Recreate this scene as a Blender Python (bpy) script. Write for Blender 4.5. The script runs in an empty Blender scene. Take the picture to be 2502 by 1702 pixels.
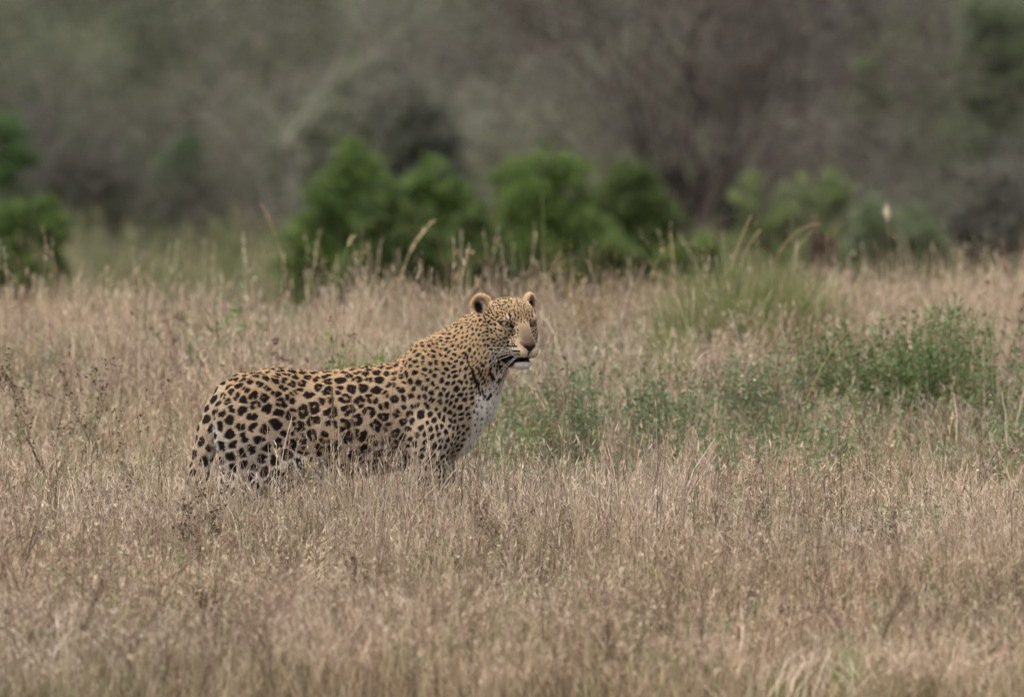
import bpy, math, random
import numpy as np
from mathutils import Vector, Matrix

R = math.radians
rng = np.random.default_rng(7)
random.seed(7)
C = bpy.context.scene.collection

# ------------------------------------------------------------------ camera, world, sun, exposure
scene = bpy.context.scene
CAM_H, CAM_D, FPX, HOR = 2.2, 31.0, 27900.0, -580.0      # eye height, metres to the leopard, focal length in photo pixels, row of the level line
cam_data = bpy.data.cameras.new('camera')
cam = bpy.data.objects.new('camera', cam_data)
C.objects.link(cam)
cam.location = (0, -CAM_D, CAM_H)
cam.rotation_euler = (R(90) - math.atan2(851 - HOR, FPX), 0, 0)
cam_data.sensor_width = 36
cam_data.lens = 36 * FPX / 2502
cam_data.clip_start = 1
cam_data.clip_end = 3000
cam_data.dof.use_dof = True
cam_data.dof.focus_distance = 31.0
cam_data.dof.aperture_fstop = (cam_data.lens / 1000) / 0.075
scene.camera = cam

world = bpy.data.worlds.new('World')
scene.world = world
world.use_nodes = True
wn = world.node_tree.nodes
wl = world.node_tree.links
sky = wn.new('ShaderNodeTexSky')
sky.sky_type = 'NISHITA'
sky.sun_disc = False
sky.sun_elevation = R(70)
sky.sun_rotation = R(220)
sky.air_density = 1.0
sky.dust_density = 6.0
sky.ozone_density = 0.6
overcast = wn.new('ShaderNodeHueSaturation')          # thin cloud takes most of the blue out of the sky
overcast.inputs['Saturation'].default_value = 0.5
wl.new(sky.outputs[0], overcast.inputs['Color'])
wl.new(overcast.outputs[0], wn['Background'].inputs[0])
wn['Background'].inputs[1].default_value = 0.115
sun_data = bpy.data.lights.new('sun', 'SUN')
sun_data.energy = 1.3
sun_data.angle = R(26)
sun_data.color = (1.0, 0.96, 0.90)
sun = bpy.data.objects.new('sun', sun_data)
sun.rotation_euler = (R(20), 0, R(-40))
C.objects.link(sun)
scene.view_settings.view_transform = 'Standard'
scene.view_settings.look = 'None'
scene.view_settings.gamma = 1
scene.view_settings.use_curve_mapping = False
scene.view_settings.exposure = 0.86
scene.cycles.use_denoising = True
scene.cycles.denoiser = 'OPENIMAGEDENOISE'
scene.cycles.denoising_input_passes = 'RGB_ALBEDO_NORMAL'
scene.cycles.denoising_prefilter = 'ACCURATE'
scene.cycles.max_bounces = 6
scene.cycles.diffuse_bounces = 3
scene.cycles.transparent_max_bounces = 4

# ------------------------------------------------------------------ helpers
def srgb(r, g, b):
    c = np.array([r, g, b], float) / 255
    return np.where(c <= 0.04045, c / 12.92, ((c + 0.055) / 1.055) ** 2.4)

def at(px, py, Z):
    """World point that the photograph shows at (px, py) when it is Z metres away."""
    return np.array([(px - 1251) * Z / FPX, Z - CAM_D, CAM_H - Z * (py - HOR) / FPX])

def smooth(a, b, x):
    t = np.clip((x - a) / (b - a), 0, 1)
    return t * t * (3 - 2 * t)

def vnoise(P, scale, seed=0):
    """Value noise in -1..1 at points P (n,3)."""
    Q = P / scale
    I = np.floor(Q).astype(np.int64)
    F = Q - I
    F = F * F * (3 - 2 * F)
    out = np.zeros(len(P))
    for dx in (0, 1):
        for dy in (0, 1):
            for dz in (0, 1):
                h = (I[:, 0] + dx) * 73856093 ^ (I[:, 1] + dy) * 19349663 ^ (I[:, 2] + dz) * 83492791 ^ (seed * 2654435761)
                h = (h ^ (h >> 13)) * 1274126177 & 0x7fffffff
                h = (h ^ (h >> 11)) & 0xffff
                w = (F[:, 0] if dx else 1 - F[:, 0]) * (F[:, 1] if dy else 1 - F[:, 1]) * (F[:, 2] if dz else 1 - F[:, 2])
                out += w * (h / 32767.5 - 1)
    return out

def new_mesh(name, V, faces, mat=None, cols=None, parent=None, smooth_shade=False, link=True, nper=None):
    """faces: array (n,k). cols: per-vertex linear rgb. Links ONE mesh object."""
    me = bpy.data.meshes.new(name)
    V = np.asarray(V, np.float32)
    if isinstance(faces, np.ndarray):
        n, k = faces.shape
        me.vertices.add(len(V))
        me.vertices.foreach_set('co', V.ravel())
        me.loops.add(n * k)
        me.loops.foreach_set('vertex_index', faces.astype(np.int32).ravel())
        me.polygons.add(n)
        me.polygons.foreach_set('loop_start', np.arange(0, n * k, k, dtype=np.int32))
        me.update(calc_edges=True)
    else:
        me.from_pydata([tuple(v) for v in V], [], faces)
    if cols is not None:
        ca = me.attributes.new('tone', 'FLOAT_COLOR', 'POINT')
        ca.data.foreach_set('color', np.column_stack([cols, np.ones(len(V))]).astype(np.float32).ravel())
    me.polygons.foreach_set('use_smooth', np.full(len(me.polygons), bool(smooth_shade)))
    if mat:
        me.materials.append(mat)
    o = bpy.data.objects.new(name, me)
    if link:
        C.objects.link(o)
    if parent:
        o.parent = parent
    return o

def tag(o, label=None, cat=None, group=None, kind=None):
    if label: o['label'] = label
    if cat: o['category'] = cat
    if group: o['group'] = group
    if kind: o['kind'] = kind
    return o

def empty(name, loc, rz=0):
    o = bpy.data.objects.new(name, None)
    o.location = loc
    o.rotation_euler = (0, 0, rz)
    C.objects.link(o)
    return o

def tone_material(name, rough=0.8, spec=0.2, translucent=0.0, noise=0.0, nscale=40, instance_var=0.0, fixed=None):
    """A plant or coat material: colour from the 'tone' attribute (or a fixed colour), varied by noise and by instance."""
    m = bpy.data.materials.new(name)
    m.use_nodes = True
    nt = m.node_tree
    bs = nt.nodes['Principled BSDF']
    bs.inputs['Roughness'].default_value = rough
    bs.inputs['Specular IOR Level'].default_value = spec
    if fixed is None:
        a = nt.nodes.new('ShaderNodeAttribute')
        a.attribute_name = 'tone'
        col = a.outputs['Color']
    else:
        rgb = nt.nodes.new('ShaderNodeRGB')
        rgb.outputs[0].default_value = (*fixed, 1)
        col = rgb.outputs[0]
    def mul(col, fac):
        mx = nt.nodes.new('ShaderNodeMix')
        mx.data_type = 'RGBA'
        mx.blend_type = 'MULTIPLY'
        mx.inputs['Factor'].default_value = 1
        nt.links.new(col, mx.inputs['A'])
        nt.links.new(fac, mx.inputs['B'])
        return mx.outputs['Result']
    if noise:
        nz = nt.nodes.new('ShaderNodeTexNoise')
        nz.inputs['Scale'].default_value = nscale
        nz.inputs['Detail'].default_value = 4
        rp = nt.nodes.new('ShaderNodeMapRange')
        rp.inputs['To Min'].default_value = 1 - noise
        rp.inputs['To Max'].default_value = 1 + noise
        nt.links.new(nz.outputs['Fac'], rp.inputs['Value'])
        col = mul(col, rp.outputs['Result'])
    if instance_var:
        a2 = nt.nodes.new('ShaderNodeAttribute')
        a2.attribute_type = 'INSTANCER'
        a2.attribute_name = 'tint'
        col = mul(col, a2.outputs['Color'])
    nt.links.new(col, bs.inputs['Base Color'])
    if translucent:
        tr = nt.nodes.new('ShaderNodeBsdfTranslucent')
        ms = nt.nodes.new('ShaderNodeMixShader')
        ms.inputs[0].default_value = translucent
        nt.links.new(col, tr.inputs['Color'])
        nt.links.new(bs.outputs[0], ms.inputs[1])
        nt.links.new(tr.outputs[0], ms.inputs[2])
        nt.links.new(ms.outputs[0], nt.nodes['Material Output'].inputs['Surface'])
    return m

# ------------------------------------------------------------------ ground
def ground_h(x, y):
    """Gentle rise behind the leopard to a crest, then a dip before the thicket."""
    Z = y + CAM_D
    crest = 38.2 + 1.6 * np.clip(x, 0, 3)
    up = (0.145 - 0.022 * np.clip(x, 0, 3)) * smooth(31.5, 37.5, Z)
    down = -1.25 * smooth(0, 12, Z - crest)
    far = 4.6 * smooth(60, 112, Z)
    bump = 0.03 * np.sin(x * 1.7 + 0.4 * Z) * np.sin(0.9 * Z + 1.3) * smooth(0.5, 3, np.abs(Z - 31))
    return up + down + far + bump

def ground_mat():
    m = bpy.data.materials.new('soil')
    m.use_nodes = True
    nt = m.node_tree
    bs = nt.nodes['Principled BSDF']
    bs.inputs['Roughness'].default_value = 0.95
    bs.inputs['Specular IOR Level'].default_value = 0.1
    tc = nt.nodes.new('ShaderNodeTexCoord')
    n1 = nt.nodes.new('ShaderNodeTexNoise'); n1.inputs['Scale'].default_value = 0.9; n1.inputs['Detail'].default_value = 8
    n2 = nt.nodes.new('ShaderNodeTexNoise'); n2.inputs['Scale'].default_value = 14; n2.inputs['Detail'].default_value = 6
    r1 = nt.nodes.new('ShaderNodeValToRGB')
    r1.color_ramp.elements[0].position = 0.35; r1.color_ramp.elements[0].color = (0.060, 0.058, 0.030, 1)
    r1.color_ramp.elements[1].position = 0.65; r1.color_ramp.elements[1].color = (0.150, 0.110, 0.075, 1)
    r2 = nt.nodes.new('ShaderNodeMapRange'); r2.inputs['To Min'].default_value = 0.6; r2.inputs['To Max'].default_value = 1.4
    mx = nt.nodes.new('ShaderNodeMix'); mx.data_type = 'RGBA'; mx.blend_type = 'MULTIPLY'; mx.inputs['Factor'].default_value = 1
    nt.links.new(tc.outputs['Object'], n1.inputs['Vector']); nt.links.new(tc.outputs['Object'], n2.inputs['Vector'])
    nt.links.new(n1.outputs['Fac'], r1.inputs['Fac']); nt.links.new(n2.outputs['Fac'], r2.inputs['Value'])
    nt.links.new(r1.outputs['Color'], mx.inputs['A']); nt.links.new(r2.outputs['Result'], mx.inputs['B'])
    nt.links.new(mx.outputs['Result'], bs.inputs['Base Color'])
    return m

def axis(lo, a, b, hi, step, nfar):
    return np.concatenate([a - np.geomspace(1, a - lo + 1, nfar)[::-1] + 1, np.arange(a + step, b, step), b + np.geomspace(1, hi - b + 1, nfar) - 1])
gx = axis(-1500, -12, 12, 1500, 0.5, 22)
gy = axis(-1500, -12, 75, 1500, 0.5, 22)
GX, GY = np.meshgrid(gx, gy, indexing='ij')
GV = np.column_stack([GX.ravel(), GY.ravel(), ground_h(GX, GY).ravel()])
ni, nj = len(gx), len(gy)
ii, jj = np.meshgrid(np.arange(ni - 1), np.arange(nj - 1), indexing='ij')
b0 = (ii * nj + jj).ravel()
ground = new_mesh('ground', GV, np.column_stack([b0, b0 + nj, b0 + nj + 1, b0 + 1]), ground_mat(), smooth_shade=True)
tag(ground, kind='structure')

# ------------------------------------------------------------------ plant geometry
class Strips:
    """Collects ribbons (blades, stems) and leaves with a colour per vertex; build() links ONE mesh."""
    def __init__(self):
        self.V, self.F, self.K, self.n = [], [], [], 0

    def ribbon(self, pts, w0, w1, col0, col1=None, face=None):
        """A tapering strip along pts (k,3)."""
        pts = np.asarray(pts, float)
        k = len(pts)
        if face is None:
            a = rng.uniform(0, 2 * math.pi)
            face = np.array([math.cos(a), math.sin(a), 0])
        w = np.linspace(w0, w1, k)[:, None] * 0.5
        col1 = col0 if col1 is None else col1
        t = np.linspace(0, 1, k)[:, None]
        col = np.asarray(col0) * (1 - t) + np.asarray(col1) * t
        V = np.empty((2 * k, 3)); V[0::2] = pts - face * w; V[1::2] = pts + face * w
        K = np.repeat(col, 2, axis=0)
        i = np.arange(k - 1) * 2 + self.n
        self.V.append(V); self.K.append(K)
        self.F.append(np.column_stack([i, i + 1, i + 3, i + 2]))
        self.n += 2 * k

    def tube(self, pts, r0, r1, col0, col1=None, sides=3):
        pts = np.asarray(pts, float)
        k = len(pts)
        d = np.gradient(pts, axis=0)
        d /= np.linalg.norm(d, axis=1)[:, None] + 1e-9
        ref = np.array([0.31, 0.9, 0.29])
        u = np.cross(d, ref); u /= np.linalg.norm(u, axis=1)[:, None] + 1e-9
        v = np.cross(d, u)
        rr = np.linspace(r0, r1, k)[:, None]
        col1 = col0 if col1 is None else col1
        t = np.linspace(0, 1, k)[:, None]
        col = np.asarray(col0) * (1 - t) + np.asarray(col1) * t
        V = np.empty((k, sides, 3))
        for s in range(sides):
            a = 2 * math.pi * s / sides
            V[:, s] = pts + rr * (u * math.cos(a) + v * math.sin(a))
        base = (np.arange(k - 1) * sides)[:, None] + self.n
        s0 = np.arange(sides)[None, :]; s1 = (s0 + 1) % sides
        F = np.stack([base + s0, base + s1, base + sides + s1, base + sides + s0], -1).reshape(-1, 4)
        self.V.append(V.reshape(-1, 3)); self.K.append(np.repeat(col, sides, axis=0)); self.F.append(F)
        self.n += k * sides

    def leaves(self, P, size, cols, aspect=0.5, up=0.3, droop=None):
        """Many small pointed leaves (folded quads) at P (n,3)."""
        n = len(P)
        d = rng.normal(size=(n, 3)); d[:, 2] = d[:, 2] * 0.6 + up
        d /= np.linalg.norm(d, axis=1)[:, None]
        s = np.cross(d, rng.normal(size=(n, 3))); s /= np.linalg.norm(s, axis=1)[:, None] + 1e-9
        L = (np.asarray(size) * rng.uniform(0.6, 1.3, n))[:, None]
        nrm = np.cross(d, s)
        V = np.empty((n, 4, 3))
        V[:, 0] = P
        V[:, 1] = P + d * L * 0.5 + s * L * aspect * 0.5 + nrm * L * 0.07
        V[:, 2] = P + d * L
        V[:, 3] = P + d * L * 0.5 - s * L * aspect * 0.5 + nrm * L * 0.07
        self.V.append(V.reshape(-1, 3))
        self.K.append(np.repeat(np.broadcast_to(cols, (n, 3)), 4, axis=0))
        self.F.append(np.arange(n * 4).reshape(n, 4) + self.n)
        self.n += n * 4

    def build(self, name, mat, parent=None, link=True):
        return new_mesh(name, np.concatenate(self.V), np.concatenate(self.F), mat, np.concatenate(self.K), parent, link=link)

def curve_pts(base, h, lean, az, curl, k, wob=0.0):
    """A stem that starts upright and leans/curls towards azimuth az."""
    t = np.linspace(0, 1, k)
    ang = lean + curl * t ** 1.6
    ds = h / (k - 1)
    hx = np.concatenate([[0], np.cumsum(np.sin(ang[:-1]) * ds)])
    hz = np.concatenate([[0], np.cumsum(np.cos(ang[:-1]) * ds)])
    P = np.column_stack([hx * math.cos(az), hx * math.sin(az), hz])
    if wob:
        P[1:, :2] += rng.normal(size=(k - 1, 2)) * wob
    return P + np.asarray(base)

U = rng.uniform
STRAW = [srgb(216, 199, 166), srgb(202, 184, 152), srgb(224, 211, 184), srgb(194, 174, 146), srgb(212, 195, 158), srgb(198, 186, 148)]
PALE = [srgb(236, 226, 212), srgb(226, 214, 194), srgb(232, 222, 196)]
BROWN = [srgb(156, 132, 112), srgb(136, 112, 94), srgb(168, 140, 122), srgb(124, 104, 88)]
OLIVE = [srgb(128, 130, 84), srgb(110, 120, 74), srgb(140, 138, 96), srgb(118, 124, 92)]
GREEN = [srgb(96, 124, 62), srgb(84, 112, 66), srgb(116, 140, 76), srgb(92, 118, 84)]
def pick(L, j=0.08):
    return np.clip(random.choice(L) * (1 + rng.normal() * j), 0, 1)

plant_mat = tone_material('dry_grass_fibre', rough=0.6, spec=0.25, translucent=0.3, instance_var=1)
leaf_mat = tone_material('leaf', rough=0.55, spec=0.3, translucent=0.18, instance_var=0)
bark_mat = tone_material('bark', rough=0.9, spec=0.1, noise=0.35, nscale=30)
stalk_mat = tone_material('stalk_fibre', rough=0.6, spec=0.25, translucent=0.2, noise=0.15, nscale=60)

def tuft_straw(n=70, h=(0.12, 0.27), rad=0.09, pal=None, olive=0.22):
    s = Strips()
    for _ in range(n):
        a, r = U(0, 6.283), rad * math.sqrt(U())
        q = U()
        c = pick(OLIVE) if q < olive else pick(BROWN) if q < olive + 0.12 else pick(PALE) if q > 0.92 else pick(STRAW)
        hh = U(*h)
        s.ribbon(curve_pts((r * math.cos(a), r * math.sin(a), -0.01), hh, abs(rng.normal()) * 0.36, U(0, 6.283), rng.normal() * 0.75, 5, 0.004),
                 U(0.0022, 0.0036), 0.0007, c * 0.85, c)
    return s

def tuft_seed(n=40, h=(0.2, 0.34), rad=0.10):
    """Thin stems with feathery pinkish-brown seed heads."""
    s = Strips()
    for _ in range(n):
        a, r = U(0, 6.283), rad * math.sqrt(U())
        c = pick(STRAW) if U() < 0.6 else pick(BROWN)
        P = curve_pts((r * math.cos(a), r * math.sin(a), -0.01), U(*h), abs(rng.normal()) * 0.22, U(0, 6.283), rng.normal() * 0.4, 5, 0.003)
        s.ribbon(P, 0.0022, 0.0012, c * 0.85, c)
        hc = pick([srgb(210, 192, 168), srgb(196, 176, 154), srgb(220, 204, 182)])
        d = P[-1] - P[-2]
        for q in range(5):
            b = P[-1] - d * U(0, 0.9)
            e = b + d / np.linalg.norm(d) * U(0.008, 0.02) + rng.normal(size=3) * 0.006
            s.ribbon([b, e], 0.0035, 0.0008, hc)
    return s

def tuft_curl(n=16, rad=0.08):
    """Pale dead blades that arch over."""
    s = Strips()
    for _ in range(n):
        a, r = U(0, 6.283), rad * math.sqrt(U())
        c = pick(PALE)
        s.ribbon(curve_pts((r * math.cos(a), r * math.sin(a), -0.01), U(0.2, 0.36), U(0, 0.3), U(0, 6.283), U(0.8, 2.3), 9, 0.002),
                 U(0.0028, 0.0045), 0.001, pick(STRAW), c)
    return s

def tuft_forb(n=14, h=(0.12, 0.28), rad=0.1, pal=GREEN, leaf=0.020):
    """Soft weed with small oval leaves up each stem."""
    s = Strips()
    for _ in range(n):
        a, r = U(0, 6.283), rad * math.sqrt(U())
        P = curve_pts((r * math.cos(a), r * math.sin(a), -0.01), U(*h), abs(rng.normal()) * 0.3, U(0, 6.283), rng.normal() * 0.4, 5, 0.004)
        s.ribbon(P, 0.003, 0.0015, pick(OLIVE), pick(OLIVE))
        m = 26
        t = U(0.25, 1, m) * 4
        i = np.minimum(t.astype(int), 3)
        Q = P[i] + (P[i + 1] - P[i]) * (t - i)[:, None] + rng.normal(size=(m, 3)) * 0.006
        s.leaves(Q, leaf, np.array([pick(pal, 0.15) for _ in range(m)]), aspect=0.45)
    return s

def branchy(s, base, d, L, r, depth, col, tips, spread=0.5):
    """Recursive woody stem: tubes, tips gathered for leaves or heads."""
    k = 4
    P = [np.asarray(base, float)]
    dd = np.asarray(d, float)
    for _ in range(k - 1):
        dd = dd + rng.normal(size=3) * 0.13
        dd[2] += 0.04
        dd /= np.linalg.norm(dd)
        P.append(P[-1] + dd * L / (k - 1))
    s.tube(P, r, r * 0.6, col)
    tips.append(P[-1]); tips.append(P[-2])
    if depth > 0:
        for q in range(random.choice((2, 3, 3))):
            j = random.choice((1, 2, 3)) if q else 3
            nd = dd + rng.normal(size=3) * spread
            nd /= np.linalg.norm(nd)
            branchy(s, P[j], nd, L * U(0.55, 0.8), r * 0.6, depth - 1, col, tips, spread)

def weed(h=0.4, r=0.002, depth=3, col=None, heads=True, leaf_pal=None):
    """Dead branching weed with small dry heads; returns Strips."""
    s = Strips()
    tips = []
    col = pick(BROWN) * 0.75 if col is None else col
    branchy(s, (0, 0, -0.02), np.array([rng.normal() * 0.12, rng.normal() * 0.12, 1]), h * 0.5, r, depth, col, tips, 0.38)
    T = np.array(tips)
    if heads:
        T2 = T[U(size=len(T)) < 0.6]
        for q in range(3):
            s.leaves(T2 + rng.normal(size=T2.shape) * 0.003, 0.008, np.array([pick(leaf_pal or BROWN, 0.2) for _ in T2]), aspect=0.6)
    return s

tuft_library = bpy.data.collections.new('tuft_library')     # sources of the instanced ground cover; not linked to the scene
def library(name, makers, mat):
    col = bpy.data.collections.new(name)
    for k, mk in enumerate(makers):
        o = mk().build('tuft', mat, link=False)
        o.name = '%s_%02d' % (name, k)
        col.objects.link(o)
    return col

def scatter(name, col, P, scl, rot, idx, tint, label=None):
    """ONE stuff object: tufts of the collection on points, by geometry nodes."""
    me = bpy.data.meshes.new(name)
    me.vertices.add(len(P))
    me.vertices.foreach_set('co', np.asarray(P, np.float32).ravel())
    def att(n, t, key, v):
        a = me.attributes.new(n, t, 'POINT')
        a.data.foreach_set(key, np.asarray(v).ravel())
    att('scl', 'FLOAT_VECTOR', 'vector', np.asarray(scl, np.float32))
    att('rot', 'FLOAT_VECTOR', 'vector', np.asarray(rot, np.float32))
    att('idx', 'INT', 'value', np.asarray(idx, np.int32))
    att('tint', 'FLOAT_COLOR', 'color', np.column_stack([tint, np.ones(len(P))]).astype(np.float32))
    o = bpy.data.objects.new(name, me)
    C.objects.link(o)
    ng = bpy.data.node_groups.new(name, 'GeometryNodeTree')
    ng.interface.new_socket('Geometry', in_out='INPUT', socket_type='NodeSocketGeometry')
    ng.interface.new_socket('Geometry', in_out='OUTPUT', socket_type='NodeSocketGeometry')
    N = ng.nodes.new
    gi, go = N('NodeGroupInput'), N('NodeGroupOutput')
    ci = N('GeometryNodeCollectionInfo'); ci.inputs[0].default_value = col
    ci.inputs['Separate Children'].default_value = True; ci.inputs['Reset Children'].default_value = True
    ip = N('GeometryNodeInstanceOnPoints'); ip.inputs['Pick Instance'].default_value = True
    def named(n, t):
        a = N('GeometryNodeInputNamedAttribute'); a.data_type = t; a.inputs['Name'].default_value = n
        return [s for s in a.outputs if s.enabled and s.name == 'Attribute'][0]
    L = ng.links.new
    L(gi.outputs[0], ip.inputs['Points']); L(ci.outputs[0], ip.inputs['Instance'])
    L(named('idx', 'INT'), ip.inputs['Instance Index']); L(named('scl', 'FLOAT_VECTOR'), ip.inputs['Scale'])
    e2r = N('FunctionNodeEulerToRotation'); L(named('rot', 'FLOAT_VECTOR'), e2r.inputs[0]); L(e2r.outputs[0], ip.inputs['Rotation'])
    L(ip.outputs[0], go.inputs[0])
    md = o.modifiers.new('scatter', 'NODES'); md.node_group = ng
    tag(o, label=label, kind='stuff')
    return o

def field(density, z0, z1, half, keep=None, seed=1):
    """Random ground points between distances z0 and z1, density per square metre, kept with probability keep(x, Z)."""
    r = np.random.default_rng(seed)
    n = int(density * (z1 - z0) * 2 * half)
    x, Z = r.uniform(-half, half, n), r.uniform(z0, z1, n)
    lim = half * (0.55 + 0.45 * (Z - z0) / (z1 - z0))
    m = np.abs(x) < lim
    if keep is not None:
        m &= r.uniform(size=n) < keep(x, Z)
    x, Z = x[m], Z[m]
    y = Z - CAM_D
    return np.column_stack([x, y, ground_h(x, y)]), r

def px_of(x, Z):
    return x * FPX / Z + 1251
def py_of(z, Z):
    return (CAM_H - z) * FPX / Z + HOR

# ------------------------------------------------------------------ ground cover (stuff): dry grass, weeds, low green
def patch(x, Z, s, seed):
    return vnoise(np.column_stack([x, Z * 0.5, np.zeros_like(x)]), s, seed)

def green_zone(x, Z):
    """Where soft green weeds grow among the straw: a broad patch right of and behind the leopard, small ones elsewhere."""
    g = np.exp(-((x - 0.9) / 0.9) ** 2 - ((Z - 34.6) / 1.7) ** 2)
    g = np.maximum(g, 0.9 * np.exp(-((x - 0.15) / 0.4) ** 2 - ((Z - 33.9) / 1.0) ** 2))
    g = np.maximum(g, 0.30 * np.exp(-((x - 0.3) / 0.6) ** 2 - ((Z - 37.0) / 1.2) ** 2))
    g = np.maximum(g, 0.34 * smooth(0.05, 0.6, patch(x, Z, 0.45, 5)) * (0.25 + 0.75 * smooth(29, 31.5, Z)))
    return g

def tuft_long(n=9, rad=0.12):
    """A few long fine stems, some dark, that stand above the rest."""
    s = Strips()
    for _ in range(n):
        a, r = U(0, 6.283), rad * math.sqrt(U())
        c = pick(BROWN) * 0.75 if U() < 0.5 else pick(STRAW)
        P = curve_pts((r * math.cos(a), r * math.sin(a), -0.01), U(0.26, 0.44), abs(rng.normal()) * 0.22, U(0, 6.283), rng.normal() * 0.3, 6, 0.003)
        s.ribbon(P, 0.0026, 0.001, c * 0.85, c)
        if U() < 0.6:
            d = P[-1] - P[-3]
            for q in range(8):
                b = P[-1] - d * U(0, 0.8)
                s.ribbon([b, b + d / np.linalg.norm(d) * U(0.006, 0.016) + rng.normal(size=3) * 0.005], 0.0026, 0.0006, c)
    return s

def low_green(x, Z):
    """Spots near the camera where the straw is thin and short green grass shows."""
    g = np.exp(-((x + 0.86) / 0.28) ** 2 - ((Z - 27.7) / 0.55) ** 2)
    g = np.maximum(g, np.exp(-((x - 0.18) / 0.25) ** 2 - ((Z - 27.3) / 0.45) ** 2))
    return np.maximum(g, 0.7 * np.exp(-((x + 0.1) / 0.3) ** 2 - ((Z - 28.9) / 0.4) ** 2))

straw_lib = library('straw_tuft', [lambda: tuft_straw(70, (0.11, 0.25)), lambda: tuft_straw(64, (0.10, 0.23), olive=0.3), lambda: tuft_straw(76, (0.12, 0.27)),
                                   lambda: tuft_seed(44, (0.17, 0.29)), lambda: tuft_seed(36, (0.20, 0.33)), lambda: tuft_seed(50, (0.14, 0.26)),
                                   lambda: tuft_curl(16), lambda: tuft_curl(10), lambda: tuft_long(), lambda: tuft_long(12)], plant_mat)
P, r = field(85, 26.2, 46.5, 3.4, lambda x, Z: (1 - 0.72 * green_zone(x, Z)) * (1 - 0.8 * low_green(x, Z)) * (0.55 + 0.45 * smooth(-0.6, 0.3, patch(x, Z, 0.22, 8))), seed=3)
q = r.uniform(size=(70, 2)) * [0.95, 0.5] + [-0.92, 30.2]          # thicker straw right before the leopard's legs
P = np.vstack([P, np.column_stack([q[:, 0], q[:, 1] - CAM_D, ground_h(q[:, 0], q[:, 1] - CAM_D)])])
n = len(P)
Zp = P[:, 1] + CAM_D
idx = r.choice(10, n, p=[0.19, 0.10, 0.18, 0.14, 0.09, 0.12, 0.045, 0.025, 0.06, 0.05])
hgt = r.uniform(0.75, 1.12, n) * (0.93 + 0.28 * patch(P[:, 0], Zp, 0.4, 11))
hgt = hgt * (1 + 0.30 * np.exp(-((Zp - 30.55) / 0.5) ** 2) * (np.abs(P[:, 0] + 0.35) < 0.75))
wid = r.uniform(0.9, 1.3, n)
warm = patch(P[:, 0], Zp, 0.9, 12)
tint = np.column_stack([0.98 + 0.04 * warm, 0.94 + 0.0 * warm, 0.955 - 0.05 * warm]) * (0.92 + 0.14 * r.uniform(size=n) + 0.12 * patch(P[:, 0], Zp, 0.35, 14))[:, None]
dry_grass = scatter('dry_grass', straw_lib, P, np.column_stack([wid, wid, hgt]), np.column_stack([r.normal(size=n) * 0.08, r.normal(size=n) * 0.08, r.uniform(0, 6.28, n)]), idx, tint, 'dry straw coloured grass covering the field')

forb_pal = [srgb(138, 150, 112), srgb(126, 142, 102), srgb(150, 160, 126), srgb(142, 148, 118), srgb(128, 138, 114)]
HERB = [srgb(112, 138, 84), srgb(124, 146, 94)]
forb_lib = library('forb_tuft', [lambda: tuft_forb(14, (0.10, 0.24), pal=forb_pal, leaf=0.013), lambda: tuft_forb(12, (0.12, 0.28), pal=forb_pal, leaf=0.014), lambda: tuft_forb(16, (0.08, 0.20), pal=forb_pal, leaf=0.011),
                                 lambda: tuft_forb(10, (0.10, 0.22), pal=HERB, leaf=0.018)], plant_mat)
P, r = field(48, 26.2, 44, 3.4, lambda x, Z: np.clip(green_zone(x, Z) * 1.0 + 0.02 + 0.04 * smooth(29, 31, Z), 0, 1), seed=4)
n = len(P); sc_ = r.uniform(0.7, 1.25, n)
tint = np.ones((n, 3)) * r.uniform(0.85, 1.1, n)[:, None]
scatter('green_weeds', forb_lib, P, np.column_stack([sc_, sc_, sc_]), np.column_stack([r.normal(size=n) * 0.1, r.normal(size=n) * 0.1, r.uniform(0, 6.28, n)]), r.choice(4, n, p=[0.3, 0.3, 0.28, 0.12]), tint, 'low soft green weeds growing through the straw')

weed_lib = library('weed_tuft', [lambda: weed(0.30), lambda: weed(0.34), lambda: weed(0.26), lambda: weed(0.38), lambda: weed(0.32, leaf_pal=OLIVE), lambda: weed(0.28, leaf_pal=STRAW)], plant_mat)
P, r = field(17, 26.2, 44, 3.4, lambda x, Z: np.clip(0.30 + 0.7 * patch(x, Z, 0.6, 15) + 1.1 * smooth(30, 28, Z), 0, 1), seed=5)
n = len(P); sc_ = r.uniform(0.75, 1.15, n)
scatter('dead_weeds', weed_lib, P, np.column_stack([sc_, sc_, sc_]), np.column_stack([r.normal(size=n) * 0.12, r.normal(size=n) * 0.12, r.uniform(0, 6.28, n)]), r.choice(6, n), np.ones((n, 3)) * r.uniform(0.85, 1.2, n)[:, None], 'thin dead brown weed stems among the grass')

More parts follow.
